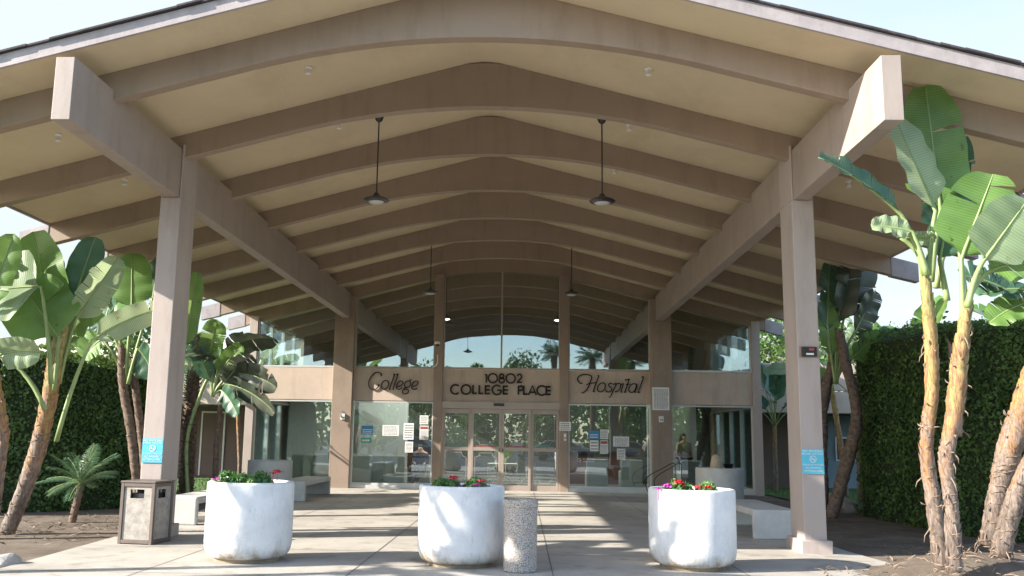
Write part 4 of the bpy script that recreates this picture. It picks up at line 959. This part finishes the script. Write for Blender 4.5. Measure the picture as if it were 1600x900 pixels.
# ---- hedges
def hedge(poly,hfun,label,seed,dens,loc):
    rn=random.Random(seed); p=thing('clipped_hedge',loc,label,'hedge','tall clipped hedges flanking the canopy')
    n=len(poly); g=MB(); cx=sum(a for a,b in poly)/n; cy=sum(b for a,b in poly)/n
    ins=[(cx+(a-cx)*.97,cy+(b-cy)*.97) for a,b in poly]
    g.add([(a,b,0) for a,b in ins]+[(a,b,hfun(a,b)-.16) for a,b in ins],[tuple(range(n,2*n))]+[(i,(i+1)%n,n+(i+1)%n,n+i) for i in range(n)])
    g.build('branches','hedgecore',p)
    g=MB()
    def put(q,nr):
        s=rn.uniform(.035,.078); nn=V(nr)+V((rn.gauss(0,.45),rn.gauss(0,.45),rn.gauss(0,.45)))
        bb=.10*noise.noise(q*1.6)+.05*noise.noise(q*5); q=q+V(nr)*(bb+rn.uniform(-.09,.03))
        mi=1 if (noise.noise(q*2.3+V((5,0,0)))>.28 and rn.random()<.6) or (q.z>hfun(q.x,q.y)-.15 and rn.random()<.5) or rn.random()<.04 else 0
        g.card(q,nn,s*.8,s*1.15,rn.uniform(0,2*pi),mi,.012)
    for i in range(n):
        a=V((*poly[i],0)); b=V((*poly[(i+1)%n],0)); e=b-a; nr=V((e.y,-e.x,0)).normalized()
        if (V((cx,cy,0))-a).dot(nr)>0: nr=-nr
        mid=(a+b)/2; toc=V((CAM.x,CAM.y,0))-mid
        if toc.dot(nr)<0 and nr.x*1<.5: dd=dens*.15
        else: dd=dens
        for k in range(int(e.length*3.2*dd)):
            t=rn.random(); q=a+e*t; h=hfun(q.x,q.y); z=rn.random()**.9*h; ro=max(0,z-h+.45); q=q-nr*(ro*ro*1.1); q.z=z; put(q,nr)
    xs=[a for a,b in poly]; ys=[b for a,b in poly]
    def inside(x,y):
        c=False
        for i in range(n):
            x1,y1=poly[i]; x2,y2=poly[(i+1)%n]
            if (y1>y)!=(y2>y) and x<(x2-x1)*(y-y1)/(y2-y1)+x1: c=not c
        return c
    for k in range(int((max(xs)-min(xs))*(max(ys)-min(ys))*dens*.55)):
        x=rn.uniform(min(xs),max(xs)); y=rn.uniform(min(ys),max(ys))
        if inside(x,y): put(V((x,y,hfun(x,y)-.05)),(0,0,1))
    for k in range(160):
        x=rn.uniform(min(xs),max(xs)); y=rn.uniform(min(ys),max(ys))
        if not inside(x,y): continue
        z=hfun(x,y)-.08; l=rn.uniform(.12,.38); d=V((rn.gauss(0,.35),rn.gauss(0,.35),1)).normalized()
        for j in range(7): put(V((x,y,z))+d*l*j/6+V((0,0,0)),(rn.gauss(0,1),rn.gauss(0,1),.3))
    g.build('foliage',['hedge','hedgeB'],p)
hR=lambda x,y: 3.55+.085*(y-15)-max(0,7.95-x)*.9*(1 if y>16 else .3)
hedge([(7.62,19.2),(7.75,15.4),(8.5,14.0),(12.5,13.0),(15,17),(11,22),(8.3,20.6)],hR,'tall clipped green hedge on the right behind the twin trunks',61,800,(10,17,0))
hL=lambda x,y: 2.98-max(0,x+7.6)*.5
hedge([(-7.2,17.4),(-7.0,19.5),(-8.3,21),(-14.5,20.5),(-14.5,14.2),(-12,14.4),(-8.2,16.3)],hL,'dark shaded clipped hedge on the left behind the small palm',62,760,(-10,17.5,0))
# ---- flank wings
def wing(s,label):
    p=thing('side_wing_building',(s*14,30,0),label,'building','low taupe wings behind the lobby'); X=lambda a,b: tuple(sorted((s*a,s*b)))
    a,b=X(7.45,26); g=MB(); g.box(a,b,28.6,28.9,2.42,3.1); g.box(a,b,28.65,28.9,3.13,3.95); g.build('fascia','stucco',p,bevel=.01)
    g=MB(); g.box(a,b,28.9,32,2.42,2.5); g.build('soffit','recess',p)
    g=MB(); g.box(a,b,28.9,40,3.9,4.0); g.build('roof','palewall',p)
    g=MB(); g.box(a,b,31.0,31.2,0,2.42); wl=g.build('wall','recess',p)
    g=MB()
    for x in ((8.6,9.8) if s<0 else (12.8,13.4)):
        pass
    if s<0:
        for (x0,x1) in ((-10.6,-9.75),(-12.6,-11.5)):
            g=MB(); g.box(x0,x0+.05,30.95,30.998,0.05,2.2); g.box(x1-.05,x1,30.95,30.998,.05,2.2); g.box(x0,x1,30.95,30.997,2.2,2.26); f=g.build('door','white',p)
            g=MB(); g.box(x0+.05,x1-.05,30.97,30.996,.05,2.2); g.build('door_leaf','recess',f)
    else:
        a,b=10.9,16; g=MB(); g.box(a,b,30.9,30.998,0,2.41); g.build('blue_wall','bluewall',p)
        g=MB(); g.box(11.2,13.2,30.85,30.899,.9,1.7); f=g.build('window','alu',p); g=MB(); g.box(11.25,13.15,30.83,30.849,.95,1.65); g.build('pane','intdark',f)
        cctv_q=at(1210,629,28.6)
    g=MB(); a,b=X(7.6,26); g.box(a,b,34,34.3,4.0,5.1); g.build('parapet','palewall',p)
wing(-1,'low flat roofed wing behind the plants left of the lobby'); wing(1,'low flat roofed wing with a dark recess right of the lobby')
cctv(1210,627,28.6,'dark eyed security camera on the right wing fascia',False)
# ---- trees
def tree(x,y,h,cr,label,seed,mat_='treeleaf',n=2600,size=.22,trunkh=None,grp='trees around the hospital',clumps=26):
    rn=random.Random(seed); p=thing('tree',(x,y,0),label,'tree',grp); th=trunkh or h*.4
    g=MB(); g.tube([(x,y,0),(x+.1,y,th*.5),(x,y,th),(x,y,h*.75)],[.22,.18,.14,.05],10)
    cs=[]
    for k in range(clumps):
        d=V((rn.gauss(0,1),rn.gauss(0,1),rn.gauss(0,.8))).normalized()*rn.uniform(.45,.9)*cr; c=V((x,y,h-cr))+V((d.x,d.y,d.z*.9)); cs.append((c,cr*rn.uniform(.22,.4)))
        if k<12: g.tube([(x,y,th*.9),tuple(V((x,y,th)).lerp(c,.5)),tuple(c)],[.07,.045,.015],5)
    g.build('trunk','bark',p); g=MB()
    for k in range(n):
        c,r=rn.choice(cs); d=V((rn.gauss(0,1),rn.gauss(0,1),rn.gauss(0,1))).normalized(); q=c+d*r*rn.uniform(.5,1.1)
        g.card(q,d+V((rn.gauss(0,.6),rn.gauss(0,.6),rn.gauss(0,.6))),size*rn.uniform(.5,1),size*rn.uniform(.8,1.3),rn.uniform(0,6.3),0,.03)
    g.build('crown',mat_,p)
def mir(px_,py,D):   # point D metres behind the camera plane that the glass mirrors at this pixel
    q=at(px_,py,2*FY+D); return q.x,-D,q.z
for px_,top,D,cr,lab,sd_ in ((818,547,30,2.6,'round green tree behind the viewer, mirrored in the middle upper glass',71),(708,562,34,2.6,'airy tree behind the viewer mirrored left in the upper glass',72),(735,566,38,2.0,'small tree behind the viewer mirrored beside the airy tree',73),(655,556,26,3.2,'spreading tree behind the viewer mirrored above the College sign',74),(860,585,32,3.0,'low bushy tree behind the viewer mirrored in the doors',75),(1000,590,24,3.2,'dark tree behind the viewer mirrored in the Hospital window',76),(580,600,22,2.6,'leafy tree behind the viewer mirrored in the College window',77)):
    x,y,z=mir(px_,top,D); tree(x,y,max(z,3.5),cr,lab,sd_,n=2200 if sd_!=72 else 700,size=.3)
for i,(x_,y_,h_) in enumerate(((-9,-19,4.2),(-3.5,-20,3.8),(2.5,-19.5,4.4),(8,-20.5,4.0),(13.5,-19,4.6))):
    tree(x_,y_,h_,2.3,['bushy tree beyond the parked cars behind the viewer, far left','bushy tree beyond the parked cars behind the viewer, left of middle','bushy tree beyond the parked cars behind the viewer, in the middle','bushy tree beyond the parked cars behind the viewer, right of middle','bushy tree beyond the parked cars behind the viewer, far right'][i],100+i,n=1800,size=.3)
rn=random.Random(77); g=MB()
for k in range(15000):
    x_=rn.uniform(-75,75); h_=6.4+2.0*noise.noise(V((x_*.12,0,3)))+1.2*noise.noise(V((x_*.5,0,9))); z_=h_*rn.random()**.7
    y_=-46+rn.uniform(-3,3)-1.5*noise.noise(V((x_*.4,z_*.5,0)))
    s_=rn.uniform(.25,.6); g.card((x_,y_,z_),(rn.gauss(0,.7),1,rn.gauss(0,.7)),s_,s_*1.3,rn.uniform(0,6),0,.05)
for k in range(40):
    x_=-75+150*k/39; g.tube([(x_,-46,0),(x_,-46,5.5)],.18,6,1)
tag(g.build('distant_trees',['treeleaf','bark']),kind='stuff')
def fan_palm(x,y,h,label,seed,L=1.5):
    palm(x,y,h,.22,26,L,label,seed,grp='palms around the hospital',ll=.7,lw=.04,nl=16)
for px_,top,D,lab,sd_ in ((866,548,28,'palm behind the viewer mirrored right of the round tree',81),(925,552,24,'palm behind the viewer mirrored above the Hospital sign',82),(980,560,22,'second palm behind the viewer mirrored near the right column',83)):
    x,y,z=mir(px_,top,D); fan_palm(x,y,max(z-.4,3),lab,sd_)
tree(11,33,7.2,2.6,'leafy tree behind the right wing roof',91,n=3500,size=.2); tree(-12,27.5,6.6,2.4,'bright tree beyond the plants at the left edge',92,n=3000,size=.2)
tree(18,30,6.2,2.6,'leafy tree beyond the hedge at the far right',93,n=3000,size=.22)
# ---- parked cars mirrored in the glass
def car(x,y,rz,label):
    p=thing('parked_car',(x,y,.015),label,'car','cars parked behind the viewer'); R=Matrix.Rotation(rz,4,'Z'); T=Matrix.Translation((x,y,.015))@R
    def part(g,name,m,par,bevel=0):
        g.v=[tuple(T@V(v)) for v in g.v]; return g.build(name,m,par,bevel=bevel)
    g=MB(); g.prism([(-2.2,.3),(2.2,.3),(2.25,.62),(2.1,.78),(1.1,.92),(.5,1.38),(-1.2,1.42),(-1.9,.98),(-2.2,.9)],'y',-.85,.85); body=part(g,'body','carpaint',p,.07)
    g=MB(); g.prism([(1.0,.95),(.46,1.33),(-1.15,1.36),(-1.75,.99)],'y',-.862,.862); part(g,'side_window','black',p)
    for sx in (-1.35,1.4):
        for sy in (-.78,.78):
            g=MB(); g.tube([(sx,sy-.11,.32),(sx,sy+.11,.32)],.32,20); part(g,'wheel','black',p)
for i,(x,y,lab) in enumerate(((3.5,-13,'grey car parked behind the viewer, nearest the road edge'),(8.5,-14,'second grey car parked behind the viewer to the right'),(-7,-15,'grey car parked behind the viewer to the left'))): car(x,y,radians(5*i),lab)
# ---- people
def skin_body(name,joints,edges,rad,mat_,parent=None,sub=2,loc=(0,0,0)):
    me=bpy.data.meshes.new(name); me.from_pydata([tuple(V(j)) for j in joints],edges,[]); o=bpy.data.objects.new(name,me); col.objects.link(o)
    sk=o.modifiers.new('s','SKIN'); sv=me.skin_vertices[0].data
    for i,r in enumerate(rad): sv[i].radius=(r,r) if not isinstance(r,tuple) else r
    sv[0].use_root=True; ss=o.modifiers.new('ss','SUBSURF'); ss.levels=sub; ss.render_levels=sub
    dg=bpy.context.evaluated_depsgraph_get(); m2=bpy.data.meshes.new_from_object(o.evaluated_get(dg)); bpy.data.objects.remove(o)
    m2.name=name; m2.materials.clear(); m2.materials.append(M[mat_])
    for p_ in m2.polygons: p_.use_smooth=True
    o=bpy.data.objects.new(name,m2); col.objects.link(o)
    if parent is not None: o.parent=parent
    else: o.location=loc
    return o
def standing(px_,Y,label):
    x=at(px_,700,Y).x; b=skin_body('person',[(0,0,.92),(0,0,1.15),(0,.01,1.36),(0,.0,1.46),(0,-.01,1.54),(0,-.03,1.62),(-.19,0,1.36),(-.24,.02,1.1),(-.2,-.12,.9),(.19,0,1.36),(.24,.02,1.1),(.2,-.12,.9),(-.09,0,.88),(-.10,0,.48),(-.10,.02,.08),(-.1,-.12,.04),(.09,0,.88),(.10,-.03,.48),(.10,.0,.08),(.1,-.14,.04)],
      [(0,1),(1,2),(2,3),(3,4),(4,5),(2,6),(6,7),(7,8),(2,9),(9,10),(10,11),(0,12),(12,13),(13,14),(14,15),(0,16),(16,17),(17,18),(18,19)],
      [.14,.12,.13,.055,.075,.09,.055,.042,.03,.055,.042,.03,.085,.06,.042,.03,.085,.06,.042,.03],'skin',None,2,(x,Y,.025))
    tag(b,label,'person'); b.rotation_euler=(0,0,radians(25))
    skin_body('top',[(0,0,.93),(0,0,1.15),(0,.01,1.38),(-.19,0,1.37),(-.24,.02,1.1),(-.22,-.05,1.0),(.19,0,1.37),(.24,.02,1.1),(.22,-.05,1.0)],[(0,1),(1,2),(2,3),(3,4),(4,5),(2,6),(6,7),(7,8)],[.17,.145,.13,.07,.06,.055,.07,.06,.055],'shirt',b)
    skin_body('trousers',[(0,0,.94),(-.09,0,.88),(-.10,0,.48),(-.10,.02,.10),(.09,0,.88),(.10,-.03,.48),(.10,.0,.10)],[(0,1),(1,2),(2,3),(0,4),(4,5),(5,6)],[.155,.1,.075,.06,.1,.075,.06],'jeans',b)
    skin_body('hair',[(0,.01,1.68),(0,.045,1.6),(0,.08,1.45),(0,.09,1.3),(0,.1,1.2)],[(0,1),(1,2),(2,3),(3,4)],[.085,.11,.11,.10,.06],'hair',b)
standing(1069,27.0,'person with long dark hair, mauve top and dark trousers standing in the lobby')
x=at(657,705,27.6).x
b=skin_body('person',[(0,0,.55),(0,.02,.8),(0,.02,1.0),(0,0,1.09),(0,-.02,1.2),(-.18,0,.98),(-.22,-.06,.72),(-.12,-.26,.66),(.18,0,.98),(.22,-.06,.72),(.12,-.26,.66),(-.1,-.05,.52),(-.18,-.42,.50),(-.3,-.5,.08),(-.34,-.6,.05),(.1,-.05,.52),(.04,-.45,.50),(-.08,-.55,.08),(-.12,-.66,.05)],
  [(0,1),(1,2),(2,3),(3,4),(2,5),(5,6),(6,7),(2,8),(8,9),(9,10),(0,11),(11,12),(12,13),(13,14),(0,15),(15,16),(16,17),(17,18)],
  [.15,.15,.14,.055,.095,.06,.05,.035,.06,.05,.035,.09,.075,.05,.035,.09,.075,.05,.035],'skin',None,2,(x,27.6,.0)); tag(b,'seated person in dark clothes behind the right part of the College window','person')
skin_body('clothes',[(0,0,.55),(0,.02,.8),(0,.02,1.0),(-.18,0,.98),(-.22,-.06,.72),(-.15,-.2,.67),(.18,0,.98),(.22,-.06,.72),(.15,-.2,.67),(-.1,-.05,.52),(-.18,-.42,.50),(-.29,-.49,.13),(.1,-.05,.52),(.04,-.45,.50),(-.07,-.54,.13)],[(0,1),(1,2),(2,3),(3,4),(4,5),(2,6),(6,7),(7,8),(0,9),(9,10),(10,11),(0,12),(12,13),(13,14)],[.20,.21,.20,.09,.075,.055,.09,.075,.055,.12,.10,.075,.12,.10,.075],'jeans',b)
skin_body('hair',[(0,0,1.27),(0,.03,1.2),(0,.05,1.1)],[(0,1),(1,2)],[.09,.105,.08],'hair',b)
armchair(x,27.75,pi,'armchair under the seated person in the College window',.66)
# indoor plant
ip=thing('indoor_plant',(.1,27.7,.7),'small green leafy plant growing in the diamond patterned planter','plant')
for k in range(9):
    a=k*2.4; d=V((cos(a)*.35,sin(a)*.25,.6)); P0=V((.1,27.7,.7)); leaf(ip,P0,P0+d*.35,P0+d*.9,.09,V((0,-1,.3)),'leafA',tears=0,petr=.006,seed=900+k)
print('objects',len(bpy.data.objects))
